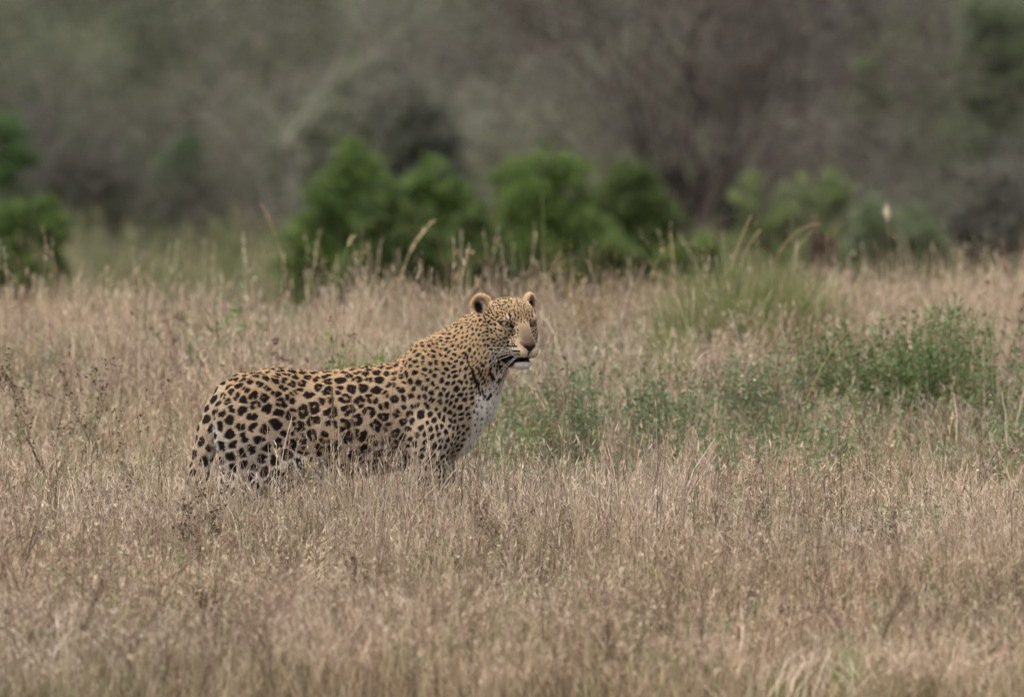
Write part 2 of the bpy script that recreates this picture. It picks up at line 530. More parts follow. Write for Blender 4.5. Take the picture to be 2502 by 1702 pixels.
def tuft_green(n=36, h=(0.05, 0.13), rad=0.08):
    s = Strips()
    for _ in range(n):
        a, q = U(0, 6.283), rad * math.sqrt(U())
        c = pick([srgb(128, 160, 84), srgb(108, 146, 78), srgb(140, 156, 96)])
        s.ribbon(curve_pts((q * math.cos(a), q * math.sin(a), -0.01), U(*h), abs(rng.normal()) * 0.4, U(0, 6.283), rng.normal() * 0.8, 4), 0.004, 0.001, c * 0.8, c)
    return s
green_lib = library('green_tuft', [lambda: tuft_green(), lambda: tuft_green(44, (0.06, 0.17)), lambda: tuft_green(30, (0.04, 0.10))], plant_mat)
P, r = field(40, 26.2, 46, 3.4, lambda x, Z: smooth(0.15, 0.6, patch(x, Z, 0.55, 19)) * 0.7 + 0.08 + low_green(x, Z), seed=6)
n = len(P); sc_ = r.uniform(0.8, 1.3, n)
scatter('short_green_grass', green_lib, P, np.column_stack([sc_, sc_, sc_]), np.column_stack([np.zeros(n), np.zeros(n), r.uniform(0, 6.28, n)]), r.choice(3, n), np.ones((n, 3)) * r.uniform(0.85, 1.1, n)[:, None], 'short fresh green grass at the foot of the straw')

long_lib = library('long_tuft', [lambda: tuft_long(5), lambda: tuft_long(8), lambda: tuft_seed(9, (0.26, 0.42), 0.12)], plant_mat)
P, r = field(9, 35.5, 41.5, 3.4, lambda x, Z: 0.35 + 0.65 * smooth(-0.2, 0.5, patch(x, Z, 0.5, 27)), seed=9)
n = len(P); sc_ = r.uniform(0.9, 1.35, n)
scatter('tall_grass_stems', long_lib, P, np.column_stack([sc_, sc_, sc_]), np.column_stack([r.normal(size=n) * 0.1, r.normal(size=n) * 0.1, r.uniform(0, 6.28, n)]), r.choice(3, n), np.ones((n, 3)) * r.uniform(0.85, 1.1, n)[:, None], 'taller loose stems along the crest of the field')

# ------------------------------------------------------------------ bushes behind the field
def crown_points(lobes, n, clump=40, spread=0.28):
    """Leaf positions in clumps spread through lobes ((x,y,z), r); uneven, with gaps between clumps."""
    w = np.array([r ** 2 for _, r in lobes]); w /= w.sum()
    out = []
    m = max(1, n // clump)
    for k in rng.choice(len(lobes), m, p=w):
        c, r = np.array(lobes[k][0]), lobes[k][1]
        d = rng.normal(size=3); d /= np.linalg.norm(d)
        q = c + d * r * U() ** 0.35 * np.array([1, 1, 1.05])
        out.append(q + rng.normal(size=(clump, 3)) * r * spread * np.array([1, 1, 0.8]))
    return np.concatenate(out)

def make_bush(name, label, cat, base, lobes, n, pal, leaf=0.024, group=None, stems=7, stem_col=None, aspect=0.5, clump=60, spread=0.19, mat=None):
    """A bush: an Empty at its foot > foliage, branch (each limb)."""
    t = empty(name, base)
    tag(t, label, cat, group)
    P = crown_points(lobes, int(n * 2.6), clump, spread)
    P = P[P[:, 2] > 0.02]
    s = Strips()
    cl = np.array([pick(pal, 0.06) for _ in range(24)])
    tone = cl[(np.arange(len(P)) // clump * 7) % 24] * (1 + rng.normal(size=(len(P), 1)) * 0.12)
    s.leaves(P, leaf, np.clip(tone, 0, 1), aspect=aspect)
    s.build('foliage', mat or leaf_mat, t)
    col = stem_col if stem_col is not None else srgb(96, 82, 70)
    for k in range(stems):
        c, r = lobes[k % len(lobes)]
        b = Strips()
        e = np.array(c) + rng.normal(size=3) * r * 0.4
        st = np.array([rng.normal() * 0.04, rng.normal() * 0.04, -0.08])
        t_ = np.linspace(0, 1, 7)[:, None]
        pts = st + (e - st) * t_ + rng.normal(size=(7, 3)) * 0.02 * t_ + np.array([0, 0, 0.08]) * np.sin(math.pi * t_)
        b.tube(pts, 0.018, 0.004, col, sides=5)
        for q in range(4):
            j = rng.integers(2, 6)
            d = rng.normal(size=3) * 0.5 + np.array([0, 0, 0.4]); d /= np.linalg.norm(d)
            tw = pts[j] + d * np.linspace(0, 1, 4)[:, None] * r * U(0.4, 0.9) + rng.normal(size=(4, 3)) * 0.01
            tw[0] = pts[j]
            b.tube(tw, 0.007, 0.002, col)
        b.build('branch', bark_mat, t)
    return t

def bush_px(name, label, cat, Z, lobes_px, n, pal, depth=0.8, carry=True, **kw):
    """lobes_px: (px, py, radius px) as the photograph shows the lobes at distance Z."""
    m = FPX / Z
    cx = np.mean([l[0] for l in lobes_px])
    b = at(cx, 0, Z); g = ground_h(b[0], b[1])
    base = np.array([b[0], b[1], float(g)])
    lobes = []
    for k, (px, py, r) in enumerate(lobes_px):
        p = at(px, py, Z) - base
        p[1] += rng.normal() * r / m * 0.35 * depth
        lobes.append((p, r / m * 0.94))
    low = min(l[0][2] - l[1] for l in lobes)
    if low > 0.1 and carry:                     # carry the crown down towards the ground, behind the crest
        for (p, r) in list(lobes):
            z = p[2] - r
            while z > 0.1:
                lobes.append((np.array([p[0] + rng.normal() * r * 0.5, p[1], z]), r * U(0.95, 1.2)))
                z -= r * 1.1
    vis = len(lobes_px)
    return make_bush(name, label, cat, base, lobes, int(n * (1 + 0.5 * (len(lobes) - vis) / vis)), pal, **kw)

BRIGHT = [srgb(100, 122, 60), srgb(86, 108, 52), srgb(112, 132, 66), srgb(76, 96, 48)]
DEEP = [srgb(80, 96, 52), srgb(88, 104, 54), srgb(98, 114, 60), srgb(70, 86, 48)]
SAGE = [srgb(136, 140, 116), srgb(122, 128, 106), srgb(144, 146, 124), srgb(112, 120, 96)]
GREY = [srgb(144, 140, 128), srgb(130, 126, 116), srgb(152, 148, 136), srgb(120, 116, 106)]
MAUVE = [srgb(130, 123, 110), srgb(116, 110, 100), srgb(140, 133, 119), srgb(104, 98, 89)]
DUSK = [srgb(84, 82, 72), srgb(74, 74, 66), srgb(94, 92, 78)]

bush_px('green_bush', 'tall bright green bush, leftmost of the green clump behind the leopard', 'bush', 58.0,
        [(800, 470, 62), (862, 400, 62), (905, 455, 50), (770, 560, 60), (870, 540, 75), (800, 640, 70)], 7000, BRIGHT)
bush_px('green_bush', 'low green bush filling the hollow between the two left bushes of the clump', 'bush', 57.2,
        [(945, 500, 52), (1000, 555, 60), (930, 600, 70), (1030, 620, 60)], 5200, DEEP)
bush_px('green_bush', 'small round-topped green bush with yellowish crown, second from left in the clump', 'bush', 58.6,
        [(1050, 440, 58), (1100, 480, 48), (1010, 470, 40), (1060, 540, 70), (1130, 560, 45)], 6000, BRIGHT)
bush_px('green_bush', 'small green bush in the gap left of the widest green bush', 'bush', 57.5,
        [(1165, 545, 42), (1190, 600, 55), (1130, 620, 55)], 3600, DEEP)
bush_px('green_bush', 'widest bright green bush in the middle of the clump above the leopard head', 'bush', 58.3,
        [(1265, 450, 62), (1330, 425, 68), (1395, 430, 58), (1300, 520, 90), (1390, 540, 80), (1310, 630, 80)], 9000, BRIGHT)
bush_px('green_bush', 'dark green bush sloping down to the right at the right end of the clump', 'bush', 59.0,
        [(1525, 440, 62), (1580, 470, 55), (1500, 520, 80), (1600, 540, 62), (1640, 560, 32), (1540, 620, 90)], 8000, DEEP)
bush_px('green_bush', 'low rounded green bush at the foot of the clump, right of the leopard head', 'bush', 54.5,
        [(1490, 625, 46), (1450, 650, 40), (1530, 655, 42)], 2600, DEEP)
bush_px('green_bush', 'low spreading green bush just right of the clump behind the tall grass stalks', 'bush', 56.0,
        [(1680, 620, 40), (1730, 610, 38), (1640, 640, 42)], 2600, BRIGHT)
bush_px('green_bush', 'bright green bush cut by the left edge of the picture', 'bush', 60.0,
        [(30, 530, 48), (95, 515, 42), (132, 475, 24), (40, 600, 52), (-40, 550, 70), (10, 660, 44)], 3400, BRIGHT)
bush_px('green_bush', 'dark green bush low at the far left edge behind the grass crest', 'bush', 52.0,
        [(10, 690, 45), (-40, 650, 70), (25, 730, 40)], 2600, DEEP)
bush_px('green_bush', 'pale green flat-topped bush on the right side behind the tussock', 'bush', 62.5,
        [(1850, 455, 40), (1920, 480, 55), (2000, 460, 52), (2050, 440, 36), (1960, 540, 60)], 1500, [srgb(128, 140, 88), srgb(116, 128, 82), srgb(138, 148, 98)])
bush_px('green_bush', 'dull green low bush sloping to the right in front of the grey scrub', 'bush', 61.5,
        [(2140, 540, 60), (2230, 560, 52), (2270, 600, 60), (2130, 610, 70)], 5000, [srgb(120, 130, 96), srgb(110, 122, 90), srgb(130, 138, 106)])
bush_px('dead_bush', 'small red-brown dead bush under the pale green flat-topped bush', 'bush', 61.0,
        [(2000, 565, 26), (2025, 590, 26), (1990, 610, 28)], 700, [srgb(110, 88, 76), srgb(96, 78, 70), srgb(126, 104, 90)])
bush_px('scrub_bush', 'small deep green shrub standing among the mauve scrub left of the green clump', 'bush', 67.6,
        [(450, 380, 50), (480, 440, 45), (440, 460, 50)], 3000, [srgb(76, 98, 62), srgb(84, 106, 66)])
bush_px('scrub_bush', 'green leafy shrub top at the upper left edge of the picture', 'bush', 67.0,
        [(5, 300, 46), (-20, 360, 50)], 2200, [srgb(84, 112, 64), srgb(92, 118, 70)])
bush_px('scrub_bush', 'dark dense shrub rising behind the left part of the green clump', 'bush', 67.2,
        [(930, 230, 90), (1040, 260, 80), (960, 330, 90), (1080, 350, 60), (1000, 420, 90)], 5200, [srgb(92, 96, 80), srgb(82, 84, 74), srgb(104, 108, 88)])
bush_px('scrub_bush', 'soft sage green shrub left of the dark dense shrub', 'bush', 67.6,
        [(790, 250, 80), (760, 330, 70), (850, 200, 60), (800, 420, 80)], 4200, SAGE)
bush_px('scrub_bush', 'thin bright green sapling on the right half of the hillside', 'bush', 69.5,
        [(2120, 200, 34), (2110, 240, 30), (2135, 160, 30)], 1200, [srgb(104, 120, 82), srgb(114, 128, 90)])
bush_px('scrub_bush', 'green shrub top at the upper right corner of the picture', 'bush', 69.5,
        [(2440, 40, 70), (2490, 70, 70), (2400, 10, 60)], 3000, [srgb(108, 118, 88), srgb(118, 128, 98)])
bush_px('scrub_bush', 'grey dense shrub at the far right behind the field', 'bush', 64.0,
        [(2420, 480, 90), (2480, 430, 90), (2380, 560, 80), (2470, 560, 90)], 4200, [srgb(112, 108, 98), srgb(100, 98, 88), srgb(120, 116, 104)])

bush_px('scrub_bush', 'dark brown-grey shrub at the left behind the grassy dip', 'bush', 66.8,
        [(180, 420, 90), (290, 460, 80), (230, 520, 80), (350, 540, 70), (120, 520, 70)], 4600, DUSK)
bush_px('scrub_bush', 'dark brown-grey leaved shrub between the right end of the green clump and the pale flat-topped bush', 'bush', 66.6,
        [(1630, 420, 50), (1700, 500, 60), (1800, 540, 60), (1740, 430, 44), (1890, 560, 44)], 4200, DUSK)
bush_px('scrub_bush', 'dark shrub at the foot of the grey bush on the far right', 'bush', 63.4,
        [(2330, 570, 56), (2400, 600, 50), (2460, 590, 56)], 2600, DUSK)

# dark leafless tree right of centre
def bare_tree(label, px, Z, h, col, group=None, thick=0.02, limbs=8, dry=14):
    b = at(px, 0, Z); base = np.array([b[0], b[1], float(ground_h(b[0], b[1]))])
    t = empty('bare_tree', base)
    tag(t, label, 'tree', group)
    for k in range(limbs):
        s = Strips(); tips = []
        branchy(s, (rng.normal() * 0.1, rng.normal() * 0.1, -0.1), np.array([rng.normal() * 0.16, rng.normal() * 0.16, 1]), h * U(0.4, 0.55), thick, 4, col, tips, 0.5)
        if k == 0:
            s.build('trunk', bark_mat, t)
        else:
            o = s.build('branch', bark_mat, t)
            T = np.array(tips)
            l = Strips()
            l.leaves(np.repeat(T, dry, axis=0) + rng.normal(size=(len(T) * dry, 3)) * 0.07, 0.025, np.array([pick(MAUVE, 0.15) * 0.8 for _ in range(len(T) * dry)]))
            l.build('dry_leaves', leaf_mat, o)
    return t
bare_tree('tall dark leafless tree right of centre, rising out of the top of the picture', 1650, 66.0, 3.0, srgb(84, 74, 70))
bare_tree('dark leafless shrub tree between the tall dark tree and the right green bush', 1720, 66.5, 2.4, srgb(90, 80, 76))
bare_tree('pale grey bare shrub on the hillside above the left part of the clump', 800, 66.4, 1.9, srgb(150, 142, 132), thick=0.008, limbs=3, dry=8)

# scrub on the hillside: reads as one mass
def scrub(pal, twig, h=0.9, w=0.5, n=2600, leaf=0.024, lobes=6, clump=60, spread=0.3, twigs=2):
    """Low rounded scrub: uneven lobes of small leaves over a few fine twigs."""
    s = Strips()
    L = [(np.array([rng.normal() * w * 0.4, rng.normal() * w * 0.4, h * U(0.25, 0.85)]), w * U(0.3, 0.55)) for _ in range(lobes)]
    P = crown_points(L, n, clump, spread)
    P = P[P[:, 2] > 0]
    cl = np.array([pick(pal, 0.10) for _ in range(20)])
    s.leaves(P, leaf, np.clip(cl[(np.arange(len(P)) // clump * 3) % 20] * (1 + rng.normal(size=(len(P), 1)) * 0.12), 0, 1))
    for _ in range(twigs):
        branchy(s, (rng.normal() * 0.1, rng.normal() * 0.1, -0.05), np.array([rng.normal() * 0.5, rng.normal() * 0.5, 1]), h * 0.55, 0.007, 3, pick(twig, 0.1), [], 0.7)
    return s
OLV = [srgb(122, 128, 90), srgb(110, 118, 82), srgb(132, 136, 100)]
scrub_lib = library('scrub', [lambda: scrub(MAUVE, GREY), lambda: scrub(GREY, MAUVE, 1.1), lambda: scrub(SAGE, GREY, 1.0, 0.6), lambda: scrub(SAGE, MAUVE, 0.8), lambda: scrub(MAUVE, MAUVE, 1.1, n=1500, twigs=5),
                              lambda: scrub(OLV, GREY, 0.9, 0.6)], plant_mat)
r = np.random.default_rng(31)
n = 3000
x, Z = r.uniform(-9, 9, n), 66.6 + 34 * r.uniform(size=n) ** 1.2
keep = np.abs(x) < 9
y = Z - CAM_D
P = np.column_stack([x, y, ground_h(x, y)])
kind = patch(x, Z, 1.0, 41) + 0.25 * r.normal(size=n) + 0.12 * smooth(76, 84, Z)
idx = np.where(kind > -0.05, r.choice([2, 3, 5], n, p=[0.45, 0.35, 0.2]), np.where(kind > -0.35, r.choice([0, 1, 2, 4], n), r.choice([0, 1, 4], n)))
sc_ = r.uniform(0.7, 1.35, n) * np.interp(Z, [66, 75], [0.55, 1.2])
tint = np.ones((n, 3)) * (0.80 + 0.5 * patch(x, Z, 0.9, 42) + 0.1 * r.normal(size=n))[:, None]
scatter('hillside_scrub', scrub_lib, P, np.column_stack([sc_, sc_, sc_ * r.uniform(0.8, 1.2, n)]), np.column_stack([np.zeros(n), np.zeros(n), r.uniform(0, 6.28, n)]), idx, np.clip(tint, 0.4, 1.4), 'grey and mauve thorn scrub covering the hillside')
# longer greenish grass in the dip beyond the crest
dip_lib = library('dip_tuft', [lambda: tuft_straw(50, (0.25, 0.5), rad=0.14, olive=0.6), lambda: tuft_straw(50, (0.2, 0.45), rad=0.14, olive=0.35), lambda: tuft_forb(14, (0.2, 0.45), rad=0.14, pal=OLIVE, leaf=0.03)], plant_mat)
r = np.random.default_rng(33)
n = 9000
x, Z = r.uniform(-6, 6, n), r.uniform(45, 66, n)
y = Z - CAM_D
P = np.column_stack([x, y, ground_h(x, y)])
s_ = r.uniform(0.9, 1.5, n)
scatter('dip_grass', dip_lib, P, np.column_stack([s_, s_, s_]), np.column_stack([r.normal(size=n) * 0.1, r.normal(size=n) * 0.1, r.uniform(0, 6.28, n)]), r.choice(3, n, p=[0.45, 0.3, 0.25]), np.ones((n, 3)) * r.uniform(0.85, 1.1, n)[:, None], 'longer greenish grass in the dip beyond the crest')

# ------------------------------------------------------------------ leopard: one continuous skin from a blended volume
# The animal is modelled in photo-sized units: X right, Y away from the camera, Z down; 900 units are a metre, Z = 1400 is the ground.
S = 900.0
def to_world(P):
    P = np.asarray(P, float)
    return np.column_stack([(P[:, 0] - 1251) / S, P[:, 1] / S, (1400 - P[:, 2]) / S])

xs = np.concatenate([np.arange(430, 1130, 4.0), np.arange(1130, 1330, 1.8)])
ys = np.concatenate([np.arange(-156, -100, 3.0), np.arange(-100, 60, 2.2), np.arange(60, 160, 4.0)])
zs = np.concatenate([np.arange(694, 930, 1.8), np.arange(930, 1412, 4.0)])
FLD = np.full((len(xs), len(ys), len(zs)), 60.0, np.float32)

def region(lo, hi, m):
    sl = []
    for ax, a, b in zip((xs, ys, zs), lo, hi):
        i, j = np.searchsorted(ax, a - m), np.searchsorted(ax, b + m)
        sl.append(slice(max(i - 1, 0), max(j + 1, 1)))
    X, Y, Z = np.meshgrid(xs[sl[0]], ys[sl[1]], zs[sl[2]], indexing='ij')
    return tuple(sl), X.astype(np.float32), Y.astype(np.float32), Z.astype(np.float32)

def smin(a, b, k):
    h = np.maximum(k - np.abs(a - b), 0) / k
    return np.minimum(a, b) - h * h * k * 0.25

def put(sl, d, k=12.0, cut=False):
    f = FLD[sl]
    FLD[sl] = -smin(-f, d, k) if cut else smin(f, d, k)

def cone(a, b, ra, rb, k=14.0, sq=1.0):
    """Round cone from a to b; sq squeezes it across Y."""
    a, b = np.array(a, float), np.array(b, float)
    rm = max(ra, rb)
    sl, X, Y, Z = region(np.minimum(a, b) - rm, np.maximum(a, b) + rm, k + 14)
    d = b - a
    px, py, pz = X - a[0], (Y - a[1]), Z - a[2]
    t = np.clip((px * d[0] + py * d[1] + pz * d[2]) / (d @ d), 0, 1)
    q = np.sqrt((px - t * d[0]) ** 2 + ((py - t * d[1]) / sq) ** 2 + (pz - t * d[2]) ** 2)
    put(sl, q - (ra + (rb - ra) * t), k)

def ell_d(X, Y, Z, c, r, M=None):
    P = [X - c[0], Y - c[1], Z - c[2]]
    if M is not None:
        P = [M[i][0] * P[0] + M[i][1] * P[1] + M[i][2] * P[2] for i in range(3)]
    k0 = np.sqrt(sum((P[i] / r[i]) ** 2 for i in range(3)))
    k1 = np.sqrt(sum((P[i] / (r[i] * r[i])) ** 2 for i in range(3))) + 1e-6
    return k0 * (k0 - 1) / k1

def ell(c, r, k=14.0, M=None, cut=False):
    rm = max(r) if M is not None else np.array(r)
    sl, X, Y, Z = region(np.array(c) - rm, np.array(c) + rm, k + 14)
    put(sl, ell_d(X, Y, Z, c, r, M), k, cut)

def roty(deg):
    """Rows of a turn in the X-Z plane (leaning of an ellipsoid seen from the side)."""
    c, s = math.cos(R(deg)), math.sin(R(deg))
    return [[c, 0, s], [0, 1, 0], [-s, 0, c]]

# trunk: lofted egg-shaped sections (X, top, bottom, half width)
SEC = np.array([[520, 985, 1060, 30], [545, 947, 1085, 58], [575, 926, 1100, 76], [600, 914, 1110, 86], [635, 904, 1116, 95], [671, 899, 1120, 100],
                [700, 900, 1124, 94], [729, 904, 1128, 92], [760, 908, 1150, 99], [787, 909, 1162, 110], [845, 903, 1166, 116], [890, 897, 1164, 117],
                [923, 893, 1158, 114], [962, 886, 1150, 104], [993, 874, 1142, 95], [1035, 846, 1126, 100], [1066, 834, 1120, 96], [1100, 834, 1108, 90],
                [1130, 850, 1090, 82], [1160, 885, 1058, 70], [1182, 925, 1030, 52], [1192, 955, 1010, 34]], float)
sl, X, Y, Z = region((520, -120, 830), (1192, 120, 1150), 24)
xx = np.clip(X, SEC[0, 0], SEC[-1, 0])
top, bot, hw = (np.interp(xx, SEC[:, 0], SEC[:, i]) for i in (1, 2, 3))
zc, hz = top + (bot - top) * 0.53, None
hz = np.where(Z < zc, zc - top, bot - zc)
q = np.sqrt((np.abs(Z - zc) / hz) ** 2.15 + (np.abs(Y) / hw) ** 2.15 + 1e-9) ** (2 / 2.15)
d = (q - 1) * np.minimum(hz, hw)
over = np.maximum(np.abs(X - xx), 0)
put(sl, np.where(over > 0, np.sqrt(np.maximum(d, 0) ** 2 + over ** 2) + np.minimum(d, 0) * 0, d), 10)

# shoulders, neck, chest
for sgn in (-1, 1):
    ell((1050, sgn * 70, 940), (56, 40, 108), 8, roty(-12))
    ell((1045, sgn * 74, 1050), (56, 38, 76), 12, roty(8))
    cone((1045, sgn * 40, 860), (1040, sgn * 58, 900), 26, 40, 26)
cone((1085, 0, 932), (1195, -10, 826), 108, 78, 26, 0.86)
cone((1150, 0, 985), (1120, 0, 1070), 46, 40, 26)
cone((1188, -8, 910), (1165, 0, 990), 42, 44, 24)
# forelegs: shoulder, elbow, wrist, paw
for y, dx in ((-66, 0), (62, 26)):
    cone((1052 + dx, y, 1060), (1040 + dx, y, 1165), 54, 40, 22)
    cone((1040 + dx, y, 1165), (1046 + dx, y, 1285), 38, 27, 16)
    cone((1046 + dx, y, 1285), (1052 + dx, y, 1360), 27, 25, 12)
    ell((1066 + dx, y, 1378), (40, 27, 22), 16)
    for t in (-16, -5, 6, 17):
        ell((1098 + dx - abs(t) * 0.5, y + t, 1386), (14, 7, 13), 7)
# haunches, hind legs: hip, knee against the belly, hock pointing back, shank, paw
for y, dx in ((-66, 0), (62, 62)):
    ell((620 + dx * 0.4, y * 0.92, 1030), (94, 52, 118), 14, roty(14))
    cone((640 + dx * 0.6, y, 1060), (690 + dx * 0.7, y, 1132), 72, 46, 26, 0.7)
    cone((690 + dx * 0.7, y, 1135), (560 + dx, y, 1222), 44, 25, 24)
    cone((600 + dx * 0.8, y, 1110), (556 + dx, y, 1205), 60, 24, 30, 0.6)
    cone((546 + dx, y, 1222), (570 + dx, y, 1358), 23, 21, 12)
    ell((592 + dx, y, 1380), (42, 26, 20), 14)
    for t in (-16, -5, 6, 17):
        ell((626 + dx - abs(t) * 0.5, y + t, 1387), (14, 7, 12), 7)
ell((775, 0, 1125), (72, 60, 58), 30)                    # loose skin of the belly before the thigh
# tail: from the top of the rump, hanging down behind the haunch
TAIL = [(592, -6, 936, 26), (556, -12, 962, 27), (528, -18, 1002, 26), (510, -24, 1050, 25), (498, -28, 1100, 24), (486, -32, 1150, 22), (474, -36, 1200, 21), (462, -38, 1250, 20), (446, -38, 1290, 19), (440, -36, 1312, 15)]
for (x0, y0, z0, r0), (x1, y1, z1, r1) in zip(TAIL, TAIL[1:]):
    cone((x0, y0, z0), (x1, y1, z1), r0, r1, 8)

# head, in its own frame: f forward, s to the animal's left, u up; units as above
HA = R(63)
HO = np.array([1266.0, -58.0, 787.0])
EF, ES, EU = np.array([math.cos(HA), -math.sin(HA), 0]), np.array([math.sin(HA), math.cos(HA), 0]), np.array([0, 0, -1.0])
HM = [EF, ES, EU]
def hp(f, s, u):
    return HO + EF * f + ES * s + EU * u
def hell(c, r, k=10.0, cut=False, M=None):
    M = HM if M is None else M
    ell(hp(*c), r, k, M, cut)
def hcone(a, b, ra, rb, k=8.0):
    cone(hp(*a), hp(*b), ra, rb, k)

for s in (-1, 1):
    hell((-48, s * 15, 6), (56, 48, 54), 14)            # skull
hell((-16, 0, 20), (36, 46, 35), 14)                    # forehead
for s in (-1, 1):
    hell((0, s * 27, 15), (17, 19, 10), 10)             # brow
    hell((-30, s * 34, -26), (38, 29, 36), 14)          # cheek
    hell((-36, s * 27, -58), (38, 27, 34), 16)          # jaw muscle
    hell((38, s * 13.5, -66), (23, 17.5, 18), 7)            # whisker pad
    hcone((-30, s * 22, -90), (24, s * 9, -97), 15, 10, 12)   # lower jaw
hcone((6, 0, 4), (44, 0, -40), 22, 17, 12)              # bridge of the nose
hell((22, 0, -54), (34, 31, 30), 12)                    # muzzle
hell((56, 0, -50), (9, 17, 11), 5)                      # nose
hell((57, 0, -58), (6, 9, 9), 5)
hell((29, 0, -98), (16, 11, 8.5), 10)                    # chin
hell((14, 0, -92), (26, 19, 13), 8)
# slit of the open mouth, lips
hell((32, 0, -88), (46, 42, 6.5), 4, cut=True)
hell((44, 0, -80), (40, 2.0, 12), 4, cut=True)          # cleft under the nose
# eyes: lids and openings
EYE_C = [np.array([1.0, s * 34.0, 0.5]) for s in (-1, 1)]
def eye_frame(s):
    n = np.array([0.86, s * 0.50, 0.06]); n /= np.linalg.norm(n)
    w = np.array([-0.48, s * 0.84, 0.17]); w -= n * (w @ n); w /= np.linalg.norm(w)
    v = np.cross(n, w); v *= np.sign(v[2])
    return n, w, v
def head_vec(h):
    return EF * h[0] + ES * h[1] + EU * h[2]
for s, c in zip((-1, 1), EYE_C):
    n, w, v = eye_frame(s)
    hell(c - n * 1.5, (17, 17, 16), 6)
    M = [head_vec(n), head_vec(w), head_vec(v)]
    hell(c + n * 15 - v * 1.2, (13, 12.8, 5.4), 2, cut=True, M=M)
    hell(c + n * 9 + v * 10.5 + w * 1, (7, 15, 4), 6, M=M)
# ears: cupped shells
EAR_C = [np.array([-69.0, s * 66.0, 46.0]) for s in (-1, 1)]
def ear_frame(s):
    n = np.array([0.80, s * 0.60, -0.05]); n /= np.linalg.norm(n)
    v = np.array([0, s * 0.22, 1.0]); v -= n * (v @ n); v /= np.linalg.norm(v)
    w = np.cross(n, v)
    return n, w, v
for s, c in zip((-1, 1), EAR_C):
    n, w, v = ear_frame(s)
    M = [head_vec(n), head_vec(w), head_vec(v)]
    ell(hp(*(c - v * 6)), (11, 25.5, 29.5), 7, M)
    hcone(c - v * 24 + n * 0, np.array([-58, s * 44, 18]), 22, 26, 12)
    ell(hp(*(c + n * 12 - v * 4)), (17, 23.3, 27.2), 2.5, M, cut=True)

# surface nets: one vertex per crossed cell, one quad per crossed edge
def surface(F, xs, ys, zs):
    ins = F < 0
    c = np.zeros(tuple(n - 1 for n in F.shape), np.uint8)
    for dx in (0, 1):
        for dy in (0, 1):
            for dz in (0, 1):
                c += ins[dx:dx + c.shape[0], dy:dy + c.shape[1], dz:dz + c.shape[2]]
    act = (c > 0) & (c < 8)
    I = np.argwhere(act)
    idx = np.full(act.shape, -1, np.int64); idx[act] = np.arange(len(I))
    acc, cnt = np.zeros((len(I), 3)), np.zeros(len(I))
    corner = [(a, b, e) for a in (0, 1) for b in (0, 1) for e in (0, 1)]
    for a in corner:
        for ax in range(3):
            if a[ax]: continue
            b = list(a); b[ax] = 1
            A, B = I + a, I + b
            fa, fb = F[A[:, 0], A[:, 1], A[:, 2]], F[B[:, 0], B[:, 1], B[:, 2]]
            m = (fa < 0) != (fb < 0)
            t = np.where(m, fa / np.where(m, fa - fb, 1), 0)[:, None]
            PA = np.column_stack([xs[A[:, 0]], ys[A[:, 1]], zs[A[:, 2]]]); PB = np.column_stack([xs[B[:, 0]], ys[B[:, 1]], zs[B[:, 2]]])
            acc += np.where(m[:, None], PA + (PB - PA) * t, 0); cnt += m
    V = acc / cnt[:, None]
    quads = []
    for ax in range(3):
        s0 = [slice(None)] * 3; s1 = [slice(None)] * 3
        s0[ax] = slice(0, -1); s1[ax] = slice(1, None)
        A, B = ins[tuple(s0)], ins[tuple(s1)]
        E = np.argwhere(A != B)
        u, v = [(1, 2), (2, 0), (0, 1)][ax]
        E = E[(E[:, u] > 0) & (E[:, v] > 0) & (E[:, u] < act.shape[u]) & (E[:, v] < act.shape[v])]
        def at_(du, dv):
            G = E.copy(); G[:, u] -= du; G[:, v] -= dv
            return idx[G[:, 0], G[:, 1], G[:, 2]]
        q = np.column_stack([at_(1, 1), at_(0, 1), at_(0, 0), at_(1, 0)])
        flip = ~A[E[:, 0], E[:, 1], E[:, 2]]
        q[flip] = q[flip][:, ::-1]
        quads.append(q)
    Q = np.concatenate(quads)
    return V, Q[(Q >= 0).all(1)]

SV, SQ = surface(FLD, xs, ys, zs)
def normals(V, Q):
    n = np.cross(V[Q[:, 2]] - V[Q[:, 0]], V[Q[:, 3]] - V[Q[:, 1]])
    out = np.zeros_like(V)
    for k in range(4):
        for a in range(3):
            out[:, a] += np.bincount(Q[:, k], n[:, a], len(V))
    return out / (np.linalg.norm(out, axis=1)[:, None] + 1e-9)
E0 = np.concatenate([SQ[:, [k, (k + 1) % 4]] for k in range(4)])
deg = np.bincount(E0[:, 0], minlength=len(SV)) + np.bincount(E0[:, 1], minlength=len(SV))
in_head = smooth(1150, 1190, SV[:, 0]) * smooth(930, 900, SV[:, 2])
for it in range(8):
    av = np.zeros_like(SV)
    for a in range(3):
        av[:, a] = np.bincount(E0[:, 0], SV[E0[:, 1], a], len(SV)) + np.bincount(E0[:, 1], SV[E0[:, 0], a], len(SV))
    lam = np.where(in_head > 0.5, 0.25 if it < 2 else 0.0, 0.5)[:, None]
    SV = SV + (av / np.maximum(deg, 1)[:, None] - SV) * lam
SN = normals(SV, SQ)
if (SN * (SV - SV.mean(0))).sum() < 0:
    SN = -SN
    SQ = SQ[:, ::-1]
# model space has Z down: a mirrored frame, so world faces need the other winding
WQ = SQ[:, ::-1]

# ------------------------------------------------------------------ coat: base tones, rosettes, face marks (all fixed to the skin)
def head_coords(P):
    D = P - HO
    return np.column_stack([D @ EF, D @ ES, D @ EU])

T_DORSAL, T_FLANK, T_PALE, T_WHITE = srgb(206, 178, 140), srgb(205, 186, 160), srgb(211, 199, 184), srgb(236, 230, 220)
T_DARK, T_INNER = srgb(44, 33, 29), srgb(180, 142, 100)
TX = np.array(TAIL)

